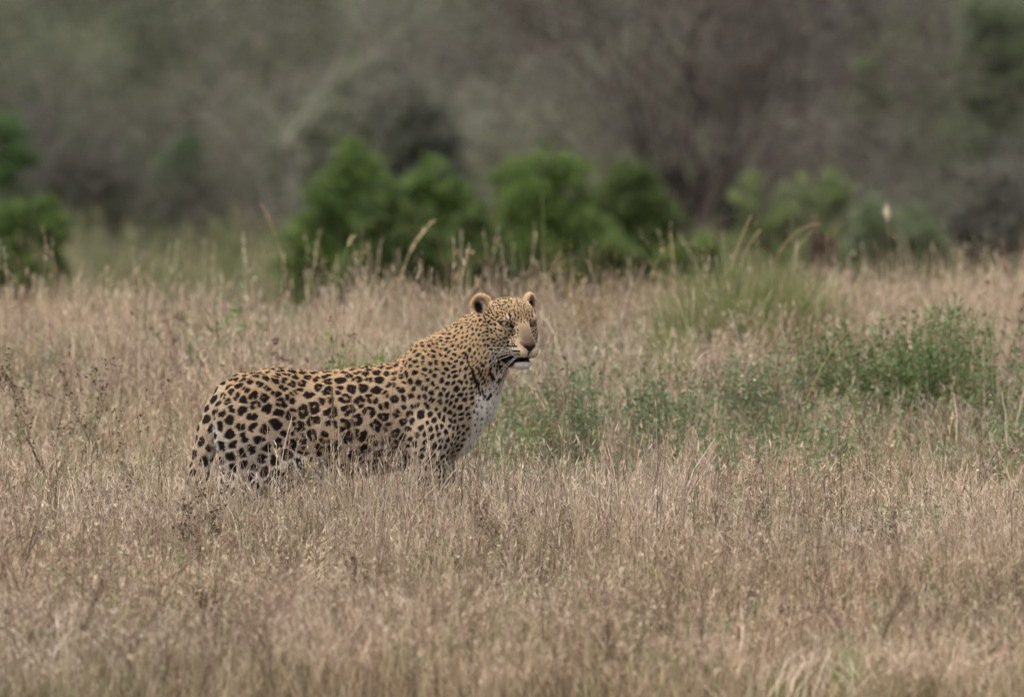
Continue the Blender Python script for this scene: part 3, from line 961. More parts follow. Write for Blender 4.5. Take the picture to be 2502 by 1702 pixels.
def is_tail(P):
    best = np.full(len(P), 1e9)
    for (x0, y0, z0, r0), (x1, y1, z1, r1) in zip(TAIL, TAIL[1:]):
        a, b = np.array([x0, y0, z0]), np.array([x1, y1, z1])
        t = np.clip(((P - a) @ (b - a)) / ((b - a) @ (b - a)), 0, 1)
        best = np.minimum(best, np.linalg.norm(P - a - t[:, None] * (b - a), axis=1) - (r0 + (r1 - r0) * t))
    return (best < 5) & (P[:, 0] < 556)

def head_weight(P):
    f, sd, u = head_coords(P).T
    lim = 82 + 22 * smooth(8, 26, u) - 14 * smooth(-40, -90, u)
    return smooth(0, -10, np.abs(sd) - lim) * smooth(-104, -90, f - 30 * smooth(0, 40, -u - 60)) * smooth(-124, -112, u)

def mix(a, b, t):
    return a * (1 - t[:, None]) + b * t[:, None]

def base_coat(P):
    x, y, z = P.T
    top = np.interp(x, SEC[:, 0], SEC[:, 1]); bot = np.interp(x, SEC[:, 0], SEC[:, 2])
    v = (z - top) / (bot - top)
    n = vnoise(P, 30, 3) * 0.5 + vnoise(P, 11, 4) * 0.3
    col = mix(np.broadcast_to(T_DORSAL, P.shape), T_FLANK, smooth(-0.05, 0.4, v + 0.10 * n))
    col = mix(col, T_PALE, smooth(0.55, 0.95, v + 0.10 * n) * (1 - 0.6 * smooth(960, 1000, x)))
    belly = smooth(0.86, 1.0, v + 0.06 * n) * smooth(700, 730, x) * smooth(1010, 980, x)
    groin = smooth(1095, 1125, z) * smooth(728, 742, x) * smooth(850, 800, x)
    rear = smooth(552, 536, x) * smooth(1010, 1040, z) * 0.7
    inner_leg = smooth(50, 30, np.abs(y)) * smooth(1100, 1140, z)
    edge = np.interp(z, [940, 985, 1040, 1075, 1110, 1150], [1170, 1158, 1150, 1134, 1116, 1108]) + 5 * n
    chest = smooth(-4, 10, x - edge) * smooth(935, 965, z)
    throat = smooth(900, 945, z + 0.9 * (x - 1200)) * smooth(1145, 1185, x + 5 * n) * smooth(985, 960, z) * 0.8
    for w in (belly, groin, rear, inner_leg, chest, throat):
        col = mix(col, T_WHITE, np.clip(w, 0, 1))
    tl = is_tail(P)
    col[tl] = mix(np.broadcast_to(T_FLANK, P[tl].shape), T_PALE, smooth(0, 18, x[tl] - np.interp(z[tl], TX[:, 2], TX[:, 0]))) 
    # head
    H = head_coords(P)
    f, s, u = H.T
    a = np.abs(s)
    hw = head_weight(P)
    hc = mix(np.broadcast_to(srgb(192, 164, 126), P.shape), srgb(198, 178, 150), smooth(20, -50, u + 6 * n))
    hc = mix(hc, srgb(212, 198, 178), smooth(-52, -88, u + 6 * n))
    bridge = smooth(25, 8, a) * smooth(-8, 14, f) * smooth(8, -24, u) * smooth(-54, -44, u)
    hc = mix(hc, srgb(142, 123, 102), bridge)
    hc = mix(hc, srgb(120, 98, 80), smooth(22, 10, a) * smooth(30, 46, f) * smooth(-20, -36, u) * smooth(-50, -44, u) * 0.6)
    pad = smooth(26, 34, f) * smooth(-54, -60, u) * smooth(4, 9, a)
    hc = mix(hc, srgb(212, 196, 168), pad)
    chin = smooth(-88, -92, u) * smooth(-6, 10, f)
    hc = mix(hc, srgb(240, 234, 226), chin)
    hc = mix(hc, srgb(196, 182, 164), smooth(-88, -92, u) * smooth(22, 6, f) * 0.6)
    # pale patches over and under the eyes
    for c in EYE_C:
        du, ds = u - c[2], s - c[1]
        ins_ = (f > -30)
        under = np.exp(-((du + 15) / 6) ** 2 - (ds / 13) ** 2) * ins_
        over_ = np.exp(-((du - 15) / 6) ** 2 - (ds / 14) ** 2) * ins_
        hc = mix(hc, srgb(224, 212, 190), np.clip(under * 0.7 + over_ * 0.5, 0, 1))
    col = mix(col, hc, hw)
    # ears: tan rim, dark hollow with pale tufts, black back
    for sg, c in zip((-1, 1), EAR_C):
        n_, w_, v_ = ear_frame(sg)
        D = H - c
        dn, dw, dv = D @ n_, D @ w_, D @ v_
        rad = np.sqrt((dw / 25.5) ** 2 + ((dv + 6) / 31) ** 2)
        near = (rad < 1.35) & (np.abs(dn) < 22) & (dv > -26)
        e = smooth(1.2, 1.0, rad) * near
        back = smooth(-2, -7, dn) * smooth(18, 6, dv)
        rim = mix(np.broadcast_to(srgb(208, 180, 142), P.shape), srgb(52, 40, 34), back)
        rim = mix(rim, srgb(176, 146, 124), smooth(0.84, 0.62, rad) * smooth(-8, -2, dn))
        inward = dw * sg     # sign so that positive is towards the crown
        tuft = smooth(0.75, 0.45, np.sqrt(((dw * EAR_IN[sg] - 6) / 15) ** 2 + ((dv + 4) / 20) ** 2)) * (dn > -8)
        dark = smooth(1.0, 0.55, np.sqrt(((dw * EAR_IN[sg] + 6) / 14) ** 2 + ((dv + 10) / 21) ** 2)) * (dn > -9)
        rim = mix(rim, srgb(226, 214, 196), np.clip(tuft * (0.75 + 0.5 * vnoise(P, 5, 9)), 0, 1))
        rim = mix(rim, srgb(48, 34, 30), dark)
        col = np.where(e[:, None] > 0, mix(col, rim, e), col)
    # nose leather, lips, eye rims
    half = np.interp(u, [-66, -60, -50, -44], [3.0, 8.0, 18.0, 19.0])
    nose = smooth(1.12, 0.98, a / half) * (f > 46) * smooth(-41, -43.5, u) * smooth(-67, -64, u)
    col = mix(col, mix(np.broadcast_to(srgb(92, 68, 63), P.shape), srgb(46, 34, 33), smooth(-46, -57, u)), nose * hw)
    nost = np.exp(-(((a - 9.5) / 4.5) ** 2 + ((u + 53.5) / 3.5) ** 2)) * (f > 46)
    col = mix(col, srgb(34, 24, 23), np.clip(nost * 1.2, 0, 1))
    cleft = smooth(2.4, 1.2, a) * (u < -62) * (u > -84) * (f > 40)
    col = mix(col, srgb(44, 32, 30), cleft * 1.0)
    mouth = smooth(0, 1.2, 7.8 - np.abs(u + 87.5 - 0.04 * (f - 30))) * smooth(-6, 0, f) * smooth(60, 56, f)
    corner = smooth(1.15, 0.9, np.sqrt(((f - 8) / 22) ** 2 + ((u + 87) / 15) ** 2)) * (a > 10)
    col = mix(col, srgb(30, 22, 22), np.clip(mouth + corner, 0, 1) * (hw > 0.5))
    for sg, c in zip((-1, 1), EYE_C):
        n_, w_, v_ = eye_frame(sg)
        D = H - c
        dn, dw, dv = D @ n_, D @ w_, D @ v_
        r = np.sqrt((dw / 12.8) ** 2 + ((dv + 1.2) / 5.3) ** 2)
        rimw = smooth(1.55, 1.2, r) * (dn > 0)
        tear = smooth(1.1, 0.7, np.sqrt(((dw + 17) / 7) ** 2 + ((dv + 5 ) / 4) ** 2)) * (dn > 0)
        lash = smooth(1.1, 0.7, np.sqrt(((dw - 15) / 8) ** 2 + ((dv - 1) / 2.6) ** 2)) * (dn > -4)
        col = mix(col, srgb(36, 27, 25), np.clip(rimw + tear + lash, 0, 1))
    return col

# which way along the ear's width axis the crown lies
EAR_IN = {}
for sg in (-1, 1):
    EAR_IN[sg] = -1.0 if (ear_frame(sg)[1] @ np.array([0, sg, 0])) > 0 else 1.0

def flow_of(P, N):
    """Lie of the coat: back along the trunk, down the legs and tail, away from the nose on the head."""
    F = np.tile(np.array([-1.0, 0, 0.22]), (len(P), 1))
    leg = smooth(1090, 1150, P[:, 2])[:, None]
    F = F * (1 - leg) + np.array([-0.25, 0, 1.0]) * leg
    sh = (np.exp(-((P[:, 0] - 1050) / 70) ** 2) * smooth(880, 980, P[:, 2]))[:, None]
    F = F * (1 - sh) + np.array([-0.45, 0, 0.9]) * sh
    nk = (smooth(1080, 1150, P[:, 0]) * smooth(1010, 900, P[:, 2]))[:, None]
    F = F * (1 - nk) + np.array([-0.55, 0, 0.85]) * nk
    ch = (smooth(1130, 1165, P[:, 0]) * smooth(930, 970, P[:, 2]))[:, None]
    F = F * (1 - ch) + np.array([-0.5, 0, 0.85]) * ch
    tl = is_tail(P)
    F[tl] = np.array([-0.3, -0.1, 0.95])
    hw = head_weight(P)[:, None]
    H = head_coords(P)
    G = H - np.array([62.0, 0, -48]); G[:, 0] *= 1.6
    G /= np.linalg.norm(G, axis=1)[:, None] + 1e-6
    Gw = G[:, :1] * EF + G[:, 1:2] * ES + G[:, 2:3] * EU
    F = F * (1 - hw) + Gw * hw
    F = F - N * (F * N).sum(1)[:, None]
    return F / (np.linalg.norm(F, axis=1)[:, None] + 1e-6)

def spacing_of(P):
    """Distance between spot centres over the body."""
    x, y, z = P.T
    d = np.interp(x, [480, 560, 640, 720, 800, 900, 985, 1040, 1090, 1140, 1180], [26, 31, 32, 34, 36.5, 34, 25, 19.5, 17.2, 15.8, 14.5])
    d = d * np.where((z > 1120), 0.85, 1)
    top = np.interp(x, SEC[:, 0], SEC[:, 1])
    d = d * (0.72 + 0.28 * smooth(0, 90, z - top))
    d[is_tail(P)] = 30
    H = head_coords(P); hw = head_weight(P)
    dh = np.interp(H[:, 0], [-90, -60, -30, 0, 30], [13, 12, 11, 8, 6.5]) * np.interp(H[:, 2], [-60, 0, 30, 60], [1.0, 0.92, 0.62, 0.6])
    return np.where(hw > 0.5, dh, d)

# Poisson-disk spot centres on the skin
prng = np.random.default_rng(11)
order = prng.permutation(len(SV))
area_w = np.zeros(len(SV))
qa = np.linalg.norm(np.cross(SV[SQ[:, 2]] - SV[SQ[:, 0]], SV[SQ[:, 3]] - SV[SQ[:, 1]]), axis=1) * 0.5
for k in range(4):
    area_w += np.bincount(SQ[:, k], qa / 4, len(SV))
cand = prng.choice(len(SV), 60000, p=area_w / area_w.sum())
cp, cs = SV[cand], spacing_of(SV[cand])
cells = {}
CENT = []
for i in range(len(cand)):
    p, s_ = cp[i], cs[i]
    key = tuple((p // 50).astype(int))
    ok = True
    for a in (-1, 0, 1):
        for b in (-1, 0, 1):
            for c in (-1, 0, 1):
                for q, sq_ in cells.get((key[0] + a, key[1] + b, key[2] + c), ()):
                    if (p[0] - q[0]) ** 2 + (p[1] - q[1]) ** 2 + (p[2] - q[2]) ** 2 < (0.5 * (s_ + sq_)) ** 2 * 0.62:
                        ok = False; break
                if not ok: break
            if not ok: break
        if not ok: break
    if ok:
        cells.setdefault(key, []).append((p, s_))
        CENT.append(cand[i])
CENT = np.array(CENT)
CP, CN, CSP = SV[CENT], SN[CENT], spacing_of(SV[CENT])
CF = flow_of(CP, CN)
CB = np.cross(CN, CF)
CH, CHW = head_coords(CP), head_weight(CP)
CT = is_tail(CP)

CELL = []    # body cells
BL = []      # dark blobs: centre, axis, cross axis, half length, half width
IN = []      # tawny rosette centres
def blob(p, f, b, ra, rb, ang=0.0, out=None):
    c, s_ = math.cos(ang), math.sin(ang)
    (BL if out is None else out).append((p, f * c + b * s_, b * c - f * s_, ra, rb))
for i in range(len(CP)):
    p, n, f, b, d = CP[i], CN[i], CF[i], CB[i], CSP[i]
    x, y, z = p
    if CHW[i] > 0.5:
        fh, sh_, uh = CH[i]
        if fh > 40 or (abs(sh_) < 16 and uh < 2 and fh > -10) or (fh > 24 and uh < -58):           # bridge and muzzle stay plain
            continue
        if any(np.linalg.norm(CH[i] - c) < 18.5 for c in EYE_C) or any(np.linalg.norm(CH[i] - c) < 28 for c in EAR_C):
            continue
        if uh < -84 and fh > -14:
            continue
        g = d * 0.5
        if uh > 18:
            blob(p, f, b, g * prng.uniform(0.85, 1.3), g * prng.uniform(0.55, 0.78), prng.normal() * 0.3)
        else:
            blob(p, f, b, g * prng.uniform(0.75, 1.2), g * prng.uniform(0.5, 0.74), prng.normal() * 0.4)
        continue
    # body cells: each centre owns a cell of coat; a dark broken ring (or solid spot) fills it up to a pale net
    white_chest = x > np.interp(z, [940, 985, 1040, 1110], [1175, 1160, 1152, 1118]) and z > 960
    solid = (z > 1128) or (x > 1078) or (x > 1030 and z > 1000)
    shoulder, haunch = x > 985, x < 705 and z > 985
    groin = x > 728 and x < 835 and z > 1138
    near_back = z - np.interp(x, SEC[:, 0], SEC[:, 1]) < 60
    B = []                                   # blotches of this cell: (u, v, half length, half width, turn)
    r_in, e0, el, fill_r = 0, 2.1, 1.1, 0.0
    ring = None
    if white_chest or groin:
        if prng.uniform() < (0.7 if white_chest else 0.8):
            B.append((0, 0, d * (0.32 if white_chest else 0.34), d * (0.25 if white_chest else 0.24), prng.normal()))
    elif CT[i]:
        B.append((0, 0, d * prng.uniform(0.42, 0.5), d * prng.uniform(0.33, 0.4), 0)); e0 = 3.4
    elif solid:
        el = 1.25
        B.append((0, 0, d * prng.uniform(0.48, 0.64), d * prng.uniform(0.33, 0.43), prng.normal() * 0.25))
        if prng.uniform() < 0.35:
            B.append((d * prng.normal() * 0.2, d * 0.26 * prng.choice([-1, 1]), d * 0.26, d * 0.19, prng.normal() * 0.4))
    elif haunch:
        e0 = 3.0
        ring = (prng.choice([2, 2, 3]), 0.23, 0.36, 0.28, 0.0); fill_r = 0.2
    elif shoulder:
        el = 1.2
        ring = (prng.choice([1, 2, 2, 3]), 0.26, 0.36, 0.25, 0.15); fill_r = 0.22
    elif near_back:
        el = 1.2
        ring = (prng.choice([2, 3, 3, 4]), 0.29, 0.36, 0.235, 0.15); fill_r = 0.3
    else:
        ring = (prng.choice([3, 3, 4, 4, 5]), 0.335, 0.30, 0.225, 0.15); fill_r = 0.36
    if ring:
        m, R0, ra, rb, drop = ring
        a0 = prng.uniform(0, 6.283)
        for k in range(m):
            if m > 2 and prng.uniform() < drop * 0.5:
                continue
            a = a0 + 6.283 * k / m + prng.normal() * 0.22
            rr = d * R0 * prng.uniform(0.85, 1.15) if m > 1 else 0
            B.append((math.cos(a) * rr, math.sin(a) * rr, d * ra * prng.uniform(0.8, 1.3), d * rb * prng.uniform(0.8, 1.25), a + math.pi / 2 + prng.normal() * 0.35))
    B = (B + [(0, 0, -1, -1, 0)] * 5)[:5]
    CELL.append((i, fill_r * d, e0, el, B))

# marks read off the photograph, set on the near side and mirrored in the head's frame
front_order = np.lexsort((SV[:, 1],))
def skin_at(px, pz):
    """Skin vertex that faces the viewer at (px, pz)."""
    q = (SV[:, 0] - px) ** 2 + (SV[:, 2] - pz) ** 2
    m = np.where((q < 30) & (SN[:, 1] < -0.05))[0]
    if not len(m):
        m = np.argsort(q)[:4]
    return m[np.argmin(q[m] + 4 * np.maximum(SV[m, 1] - SV[m, 1].min() - 14, 0))]
def mark(px, pz, rx, rz, deg=0.0, mirror=True):
    i = skin_at(px, pz)
    p, n = SV[i], SN[i]
    a = R(deg)
    f = np.array([math.cos(a), 0, math.sin(a)]); f -= n * (f @ n); f /= np.linalg.norm(f) + 1e-6
    b = np.cross(n, f)
    st = 1 / max(0.45, math.sqrt(max(1e-3, 1 - n[0] ** 2)))
    blob(p, f, b, rx * (st if abs(math.cos(a)) > 0.7 else 1), rz)
    if mirror:
        h = head_coords(p[None])[0] * np.array([1, -1, 1])
        def mv(v):
            w = np.array([v @ EF, -(v @ ES), v @ EU])
            return head_vec(w)
        blob(hp(*h), mv(f), mv(b), rx, rz)
def crop(cx, cz):
    return 1120 + cx / 6.873, 690 + cz / 6.873
for row, x0, x1, st, rr in ((1032, 830, 1010, 36, 2.0), (1104, 835, 1050, 36, 2.3), (1160, 890, 1050, 36, 1.9), (985, 850, 960, 40, 1.6)):
    for k, cx in enumerate(np.arange(x0, x1, st)):
        mark(*crop(cx, row + (cx - x0) * 0.03), rr * 1.7, rr * 1.25, 0)
mark(*crop(872, 530), 8.5, 2.6, 82)          # brow mark
mark(*crop(520, 640), 4.0, 5.0, 0)
for cx, cz, rx, rz, dg in ((1010, 560, 4, 2, 70), (960, 520, 3.5, 1.8, 60), (1130, 520, 4, 1.8, 80), (1050, 600, 2.5, 1.6, 0)):
    mark(*crop(cx, cz), rx, rz, dg, False)
# dark bars of the collar and throat
def bar(pts, w):
    for (x0, z0), (x1, z1) in zip(pts, pts[1:]):
        nseg = max(1, int(math.hypot(x1 - x0, z1 - z0) / 7))
        for k in range(nseg + 1):
            t = k / nseg
            dg = math.degrees(math.atan2(z1 - z0, x1 - x0))
            mark(x0 + (x1 - x0) * t, z0 + (z1 - z0) * t, 6.0, w * prng.uniform(0.75, 1.15), dg, False)
bar([(1139, 858), (1143, 876), (1151, 893)], 3.2)
bar([(1156, 902), (1160, 918), (1167, 934), (1173, 952)], 5.0)
bar([(1179, 950), (1184, 962), (1192, 967), (1199, 961)], 5.0)
bar([(1201, 908), (1208, 921), (1220, 923), (1227, 916)], 5.0)
bar([(1219, 880), (1223, 892), (1225, 902)], 4.5)
bar([(1199, 895), (1196, 908)], 4.0)
mark(1181, 886, 5.5, 5.0, 0, False)
bar([(1172, 896), (1176, 908)], 4.0)
bar([(1183, 916), (1186, 926)], 3.6)

def grid_of(P, cell):
    K = np.floor(P / cell).astype(np.int64)
    key = (K[:, 0] + 512) * 1048576 + (K[:, 1] + 512) * 1024 + (K[:, 2] + 512)
    o = np.argsort(key, kind='stable')
    uk, st = np.unique(key[o], return_index=True)
    return dict(zip(uk.tolist(), zip(st.tolist(), np.append(st[1:], len(P)).tolist()))), o

def blob_mask(P, blobs, warp=1.7, soft=0.22):
    """0..1 cover of the blobs at points P, with frayed edges."""
    out = np.zeros(len(P))
    W = P + np.column_stack([vnoise(P, 7, 21), vnoise(P, 7, 22), vnoise(P, 7, 23)]) * warp
    cell = 16.0
    g, o = grid_of(W, cell)
    for p, f, b, ra, rb in blobs:
        rm = max(ra, rb) * 1.2
        lo = np.floor((p - rm) / cell).astype(int); hi = np.floor((p + rm) / cell).astype(int)
        ids = []
        for a in range(lo[0], hi[0] + 1):
            for b_ in range(lo[1], hi[1] + 1):
                for c in range(lo[2], hi[2] + 1):
                    e = g.get((a + 512) * 1048576 + (b_ + 512) * 1024 + (c + 512))
                    if e: ids.append(o[e[0]:e[1]])
        if not ids: continue
        ids = np.concatenate(ids)
        D = W[ids] - p
        u, v = D @ f / ra, D @ b / rb
        w2 = np.maximum((D * D).sum(1) - (D @ f) ** 2 - (D @ b) ** 2, 0) / (rm * rm)
        r = np.sqrt(u * u + v * v + w2 * 0.6)
        sf = min(0.5, 1.3 / min(ra, rb)) if soft else 0.0
        out[ids] = np.maximum(out[ids], smooth(1 + sf * 0.5, 1 - sf * 0.5, r))
    return out

from mathutils.kdtree import KDTree
CI = np.array([c[0] for c in CELL])
kd = KDTree(len(CI))
for k, i in enumerate(CI):
    kd.insert(CP[i], k)
kd.balance()
C_FILL, C_E0, C_EL = (np.array([c[k] for c in CELL], float) for k in (1, 2, 3))
C_BL = np.array([c[4] for c in CELL], float)          # cell, blotch, (u, v, half length, half width, turn)

def cell_mask(P):
    """Dark cover and tawny rosette centres of the body cells at points P."""
    W = P + np.column_stack([vnoise(P, 13, 31), vnoise(P, 13, 32), vnoise(P, 13, 33)]) * 3.4 + np.column_stack([vnoise(P, 5, 34), vnoise(P, 5, 35), vnoise(P, 5, 36)]) * 1.1
    NB = np.array([[h[1] for h in kd.find_n(w, 5)] for w in W.tolist()])
    DD = np.empty(NB.shape)
    for k in range(5):
        i = CI[NB[:, k]]
        D = W - CP[i]
        u, v = (D * CF[i]).sum(1), (D * CB[i]).sum(1)
        el = C_EL[NB[:, k]]
        w2 = np.maximum((D * D).sum(1) - u * u - v * v, 0)
        DD[:, k] = np.sqrt(u * u / el + v * v * el + w2)
    o = np.argsort(DD, axis=1)[:, :2]
    rI = np.arange(len(P))
    n1 = NB[rI, o[:, 0]]
    d1, d2 = DD[rI, o[:, 0]], DD[rI, o[:, 1]]
    e = (d2 - d1) * 0.5 - C_E0[n1]
    i = CI[n1]
    D = W - CP[i]
    u, v = (D * CF[i]).sum(1), (D * CB[i]).sum(1)
    best = np.full(len(P), -20.0)
    for k in range(5):
        bu, bv, ra, rb, an = C_BL[n1, k].T
        ok = ra > 0
        ra, rb = np.where(ok, ra, 1), np.where(ok, rb, 1)
        c, s_ = np.cos(an), np.sin(an)
        du, dv = (u - bu) * c + (v - bv) * s_, (v - bv) * c - (u - bu) * s_
        val = (1 - np.sqrt((du / ra) ** 2 + (dv / rb) ** 2)) * np.minimum(ra, rb)
        best = np.maximum(best, np.where(ok, val, -20.0))
    h = np.maximum(4.0 - np.abs(e - best), 0) / 4.0
    body = np.minimum(e, best) - h * h * 1.0 + 0.4
    dark = smooth(-0.9, 1.0, body)
    fill = smooth(3.0, -3.0, d1 - C_FILL[n1]) * (C_FILL[n1] > 0)
    return dark, fill

def coat(P):
    col = base_coat(P)
    hw = head_weight(P)
    dark, fill = cell_mask(P)
    white = smooth(0.42, 0.58, col.min(1))
    col = mix(col, T_INNER, fill * 0.55 * (1 - white) * (hw < 0.5))
    m = np.maximum(blob_mask(P, BL), dark * (hw < 0.5))
    dk = mix(np.broadcast_to(T_DARK, P.shape), srgb(34, 28, 27), np.clip(white, 0, 1))
    return col * (1 - m[:, None]) + dk * m[:, None]

SKIN = coat(SV)
skin_mat = tone_material('short_coat', rough=0.75, spec=0.15)
leopard = new_mesh('leopard', to_world(SV), WQ, skin_mat, SKIN, smooth_shade=True)
tag(leopard, 'spotted leopard standing in profile in tall dry grass with head turned to the viewer', 'leopard')

# fur: short hairs over the skin, each with the colour of the skin it grows from
NH = 420000
q_w = qa * np.where((in_head[SQ[:, 0]] > 0.3), 3.0, 1.0) * np.where(SV[SQ[:, 0], 1] < 20, 1.0, 0.5)
qi = prng.choice(len(SQ), NH, p=q_w / q_w.sum())
a, b = prng.uniform(size=NH), prng.uniform(size=NH)
W4 = np.stack([(1 - a) * (1 - b), a * (1 - b), a * b, (1 - a) * b])
HP = sum(W4[k][:, None] * SV[SQ[qi, k]] for k in range(4))
HN = sum(W4[k][:, None] * SN[SQ[qi, k]] for k in range(4)); HN /= np.linalg.norm(HN, axis=1)[:, None]
HHc = head_coords(HP)
bare = (HHc[:, 0] > 46) & (HHc[:, 2] < -42) & (HHc[:, 2] > -66) & (np.abs(HHc[:, 1]) < np.interp(HHc[:, 2], [-66, -60, -50, -44], [3.0, 8.0, 18.0, 19.0]))
for sg, c in zip((-1, 1), EYE_C):
    n_, w_, v_ = eye_frame(sg)
    D = HHc - c
    bare |= (np.sqrt((D @ w_ / 13.5) ** 2 + ((D @ v_ + 1.2) / 6.5) ** 2) < 1.4) & (D @ n_ > 0)
HP, HN, HHc = HP[~bare], HN[~bare], HHc[~bare]
hwt = head_weight(HP)
HF = flow_of(HP, HN)
HC = coat(HP)
ln = 6.0 * (1 - hwt) + 3.2 * hwt
pale = smooth(0.35, 0.55, HC.min(1))
ln = ln * (1 + 0.45 * pale * (1 - hwt)) * prng.uniform(0.6, 1.3, len(HP))
near_eye = np.min([np.linalg.norm(HHc - c, axis=1) for c in EYE_C], axis=0)
ln = ln * (0.45 + 0.55 * smooth(18, 34, near_eye))
ln = np.where((HHc[:, 0] > 10) & (hwt > 0.5), ln * 0.6, ln)
ln = np.where((HHc[:, 2] < -88) & (HHc[:, 0] > 0) & (hwt > 0.5), ln * 2.4, ln)
near_ear = np.min([np.linalg.norm(HHc - c, axis=1) for c in EAR_C], axis=0)
ln = ln * (1 + 0.9 * smooth(34, 24, near_ear))
rn = prng.normal(size=HP.shape) * 0.16
d1 = HF * 0.9 + HN * 0.5 + rn; d2 = HF * 1.0 + HN * 0.28 + rn
d1 /= np.linalg.norm(d1, axis=1)[:, None]; d2 /= np.linalg.norm(d2, axis=1)[:, None]
K0, K1 = HP - HN * 0.4, HP + d1 * ln[:, None] * 0.5
K2 = K1 + d2 * ln[:, None] * 0.5
pts = np.stack([to_world(K0), to_world(K1), to_world(K2)], 1).reshape(-1, 3).astype(np.float32)
hc = bpy.data.hair_curves.new('fur')
hc.add_curves([3] * len(HP))
hc.attributes['position'].data.foreach_set('vector', pts.ravel())
ra_ = hc.attributes.get('radius') or hc.attributes.new('radius', 'FLOAT', 'POINT')
ra_.data.foreach_set('value', np.tile(np.array([0.00045, 0.00038, 0.00012], np.float32), len(HP)))
ta_ = hc.attributes.new('tone', 'FLOAT_COLOR', 'CURVE')
jit = 1 + prng.normal(size=len(HP)) * 0.10
ta_.data.foreach_set('color', np.column_stack([np.clip(HC * jit[:, None], 0, 1), np.ones(len(HP))]).astype(np.float32).ravel())
hc.materials.append(tone_material('fur_fibre', rough=0.6, spec=0.18))
fur = bpy.data.objects.new('fur', hc)
C.objects.link(fur)
fur.parent = leopard

# eyes
def sphere_mesh(name, c, r, mat, parent, squash=None, M=None, seg=20, ring=12):
    V, F = [], []
    for i in range(ring + 1):
        th = math.pi * i / ring
        for j in range(seg):
            ph = 2 * math.pi * j / seg
            V.append((math.sin(th) * math.cos(ph), math.sin(th) * math.sin(ph), math.cos(th)))
    V = np.array(V) * np.array(squash if squash is not None else (1, 1, 1)) * r
    if M is not None:
        V = V @ np.array(M)
    for i in range(ring):
        for j in range(seg):
            F.append((i * seg + j, i * seg + (j + 1) % seg, (i + 1) * seg + (j + 1) % seg, (i + 1) * seg + j))
    return new_mesh(name, to_world(V + c), np.array(F), mat, parent=parent, smooth_shade=True)
eye_mat = tone_material('eye_white', rough=0.12, spec=0.5, fixed=srgb(74, 62, 50))
iris_mat = tone_material('amber_iris', rough=0.08, spec=0.6, fixed=srgb(140, 124, 90))
pupil_mat = tone_material('pupil_black', rough=0.06, spec=0.6, fixed=srgb(14, 12, 11))
for s, c in zip((-1, 1), EYE_C):
    n, w, v = eye_frame(s)
    look = np.array([0.90, s * 0.30, 0.02]); look /= np.linalg.norm(look)
    w2 = np.cross(look, [0, 0, 1]); w2 /= np.linalg.norm(w2); v2 = np.cross(w2, look)
    M = [head_vec(look), head_vec(w2), head_vec(v2)]
    e = sphere_mesh('eye', hp(*c), 13.6, eye_mat, leopard)
    sphere_mesh('iris', hp(*(c + look * 7.6)), 10.2, iris_mat, e, (0.66, 1, 1), M)
    sphere_mesh('pupil', hp(*(c + look * 11.4)), 4.9, pupil_mat, e, (0.84, 1, 1), M, 12, 8)

# whiskers
white_mat = tone_material('whisker_white', rough=0.4, spec=0.4, fixed=srgb(232, 226, 218))
for side in (-1, 1):
    for f0, s0, u0, L, fo, so, uo, dr in ((36, 27, -62, 105, -0.55, 0.8, 0.03, 0.10), (40, 28, -64, 118, -0.4, 0.9, -0.06, 0.12), (34, 29, -68, 96, -0.6, 0.78, -0.10, 0.16), (42, 28, -70, 110, -0.2, 0.95, -0.22, 0.2),
                                         (44, 26, -76, 84, -0.1, 0.85, -0.5, 0.2), (36, 28, -77, 66, -0.35, 0.75, -0.5, 0.2), (40, 27, -58, 74, -0.5, 0.8, 0.12, 0.1)):
        d = np.array([fo, side * so, uo]); d /= np.linalg.norm(d)
        t = np.linspace(0, 1, 9)[:, None]
        jit = prng.normal(size=3) * 0.05
        pts_h = np.array([f0, side * (s0 - 6), u0]) + (d + jit) * t * L + np.array([0, 0, -1.0]) * (t ** 2) * L * dr
        st = Strips()
        st.tube(to_world(np.array([hp(*p) for p in pts_h])), 0.00032, 0.00012, srgb(232, 226, 218), sides=4)
        st.build('whisker', white_mat, leopard)

# ------------------------------------------------------------------ single plants one can point to
def foot(px, Z):
    b = at(px, 0, Z)
    return np.array([b[0], b[1], float(ground_h(b[0], b[1]))])

def bezier(a, b, c, n):
    t = np.linspace(0, 1, n)[:, None]
    return a * (1 - t) ** 2 + 2 * b * t * (1 - t) + c * t * t

def stalk(label, Z, px0, mid, tip, w, col, head=None, name='grass_stalk', cat='grass stalk', group='single grass stalks standing above the field'):
    """One grass stalk from its foot at column px0 through mid to tip (photo px at distance Z); head: (length share, width, colour)."""
    f = foot(px0, Z)
    m, e = at(*mid, Z), at(*tip, Z)
    t = empty(name, f); tag(t, label, cat, group)
    m = m + np.array([0, U(-0.05, 0.05), 0]); e = e + np.array([0, U(-0.06, 0.06), 0])
    tm = np.linalg.norm(m - f) / (np.linalg.norm(m - f) + np.linalg.norm(e - m))
    c = (m - (1 - tm) ** 2 * f - tm ** 2 * e) / (2 * tm * (1 - tm))            # bezier that passes through mid
    P = bezier(f - np.array([0, 0, 0.02]), c, e, 14) - f
    s = Strips(); s.tube(P, w * 0.28, w * 0.18, np.asarray(col) * 0.9, col, sides=4)
    s.build('stem', stalk_mat, t)
    if head:
        n = max(2, int(14 * head[0]))
        Q = P[-n:]
        s = Strips()
        for k in range(70):
            i = rng.integers(0, n - 1); b = Q[i] + (Q[i + 1] - Q[i]) * U()
            d = (Q[i + 1] - Q[i]); d /= np.linalg.norm(d)
            d = d + rng.normal(size=3) * 0.35
            s.ribbon([b, b + d * head[1] * U(1.0, 2.2)], head[1] * 0.5, 0.0006, pick([head[2]], 0.1))
        s.build('seed_head', stalk_mat, t)
    return t

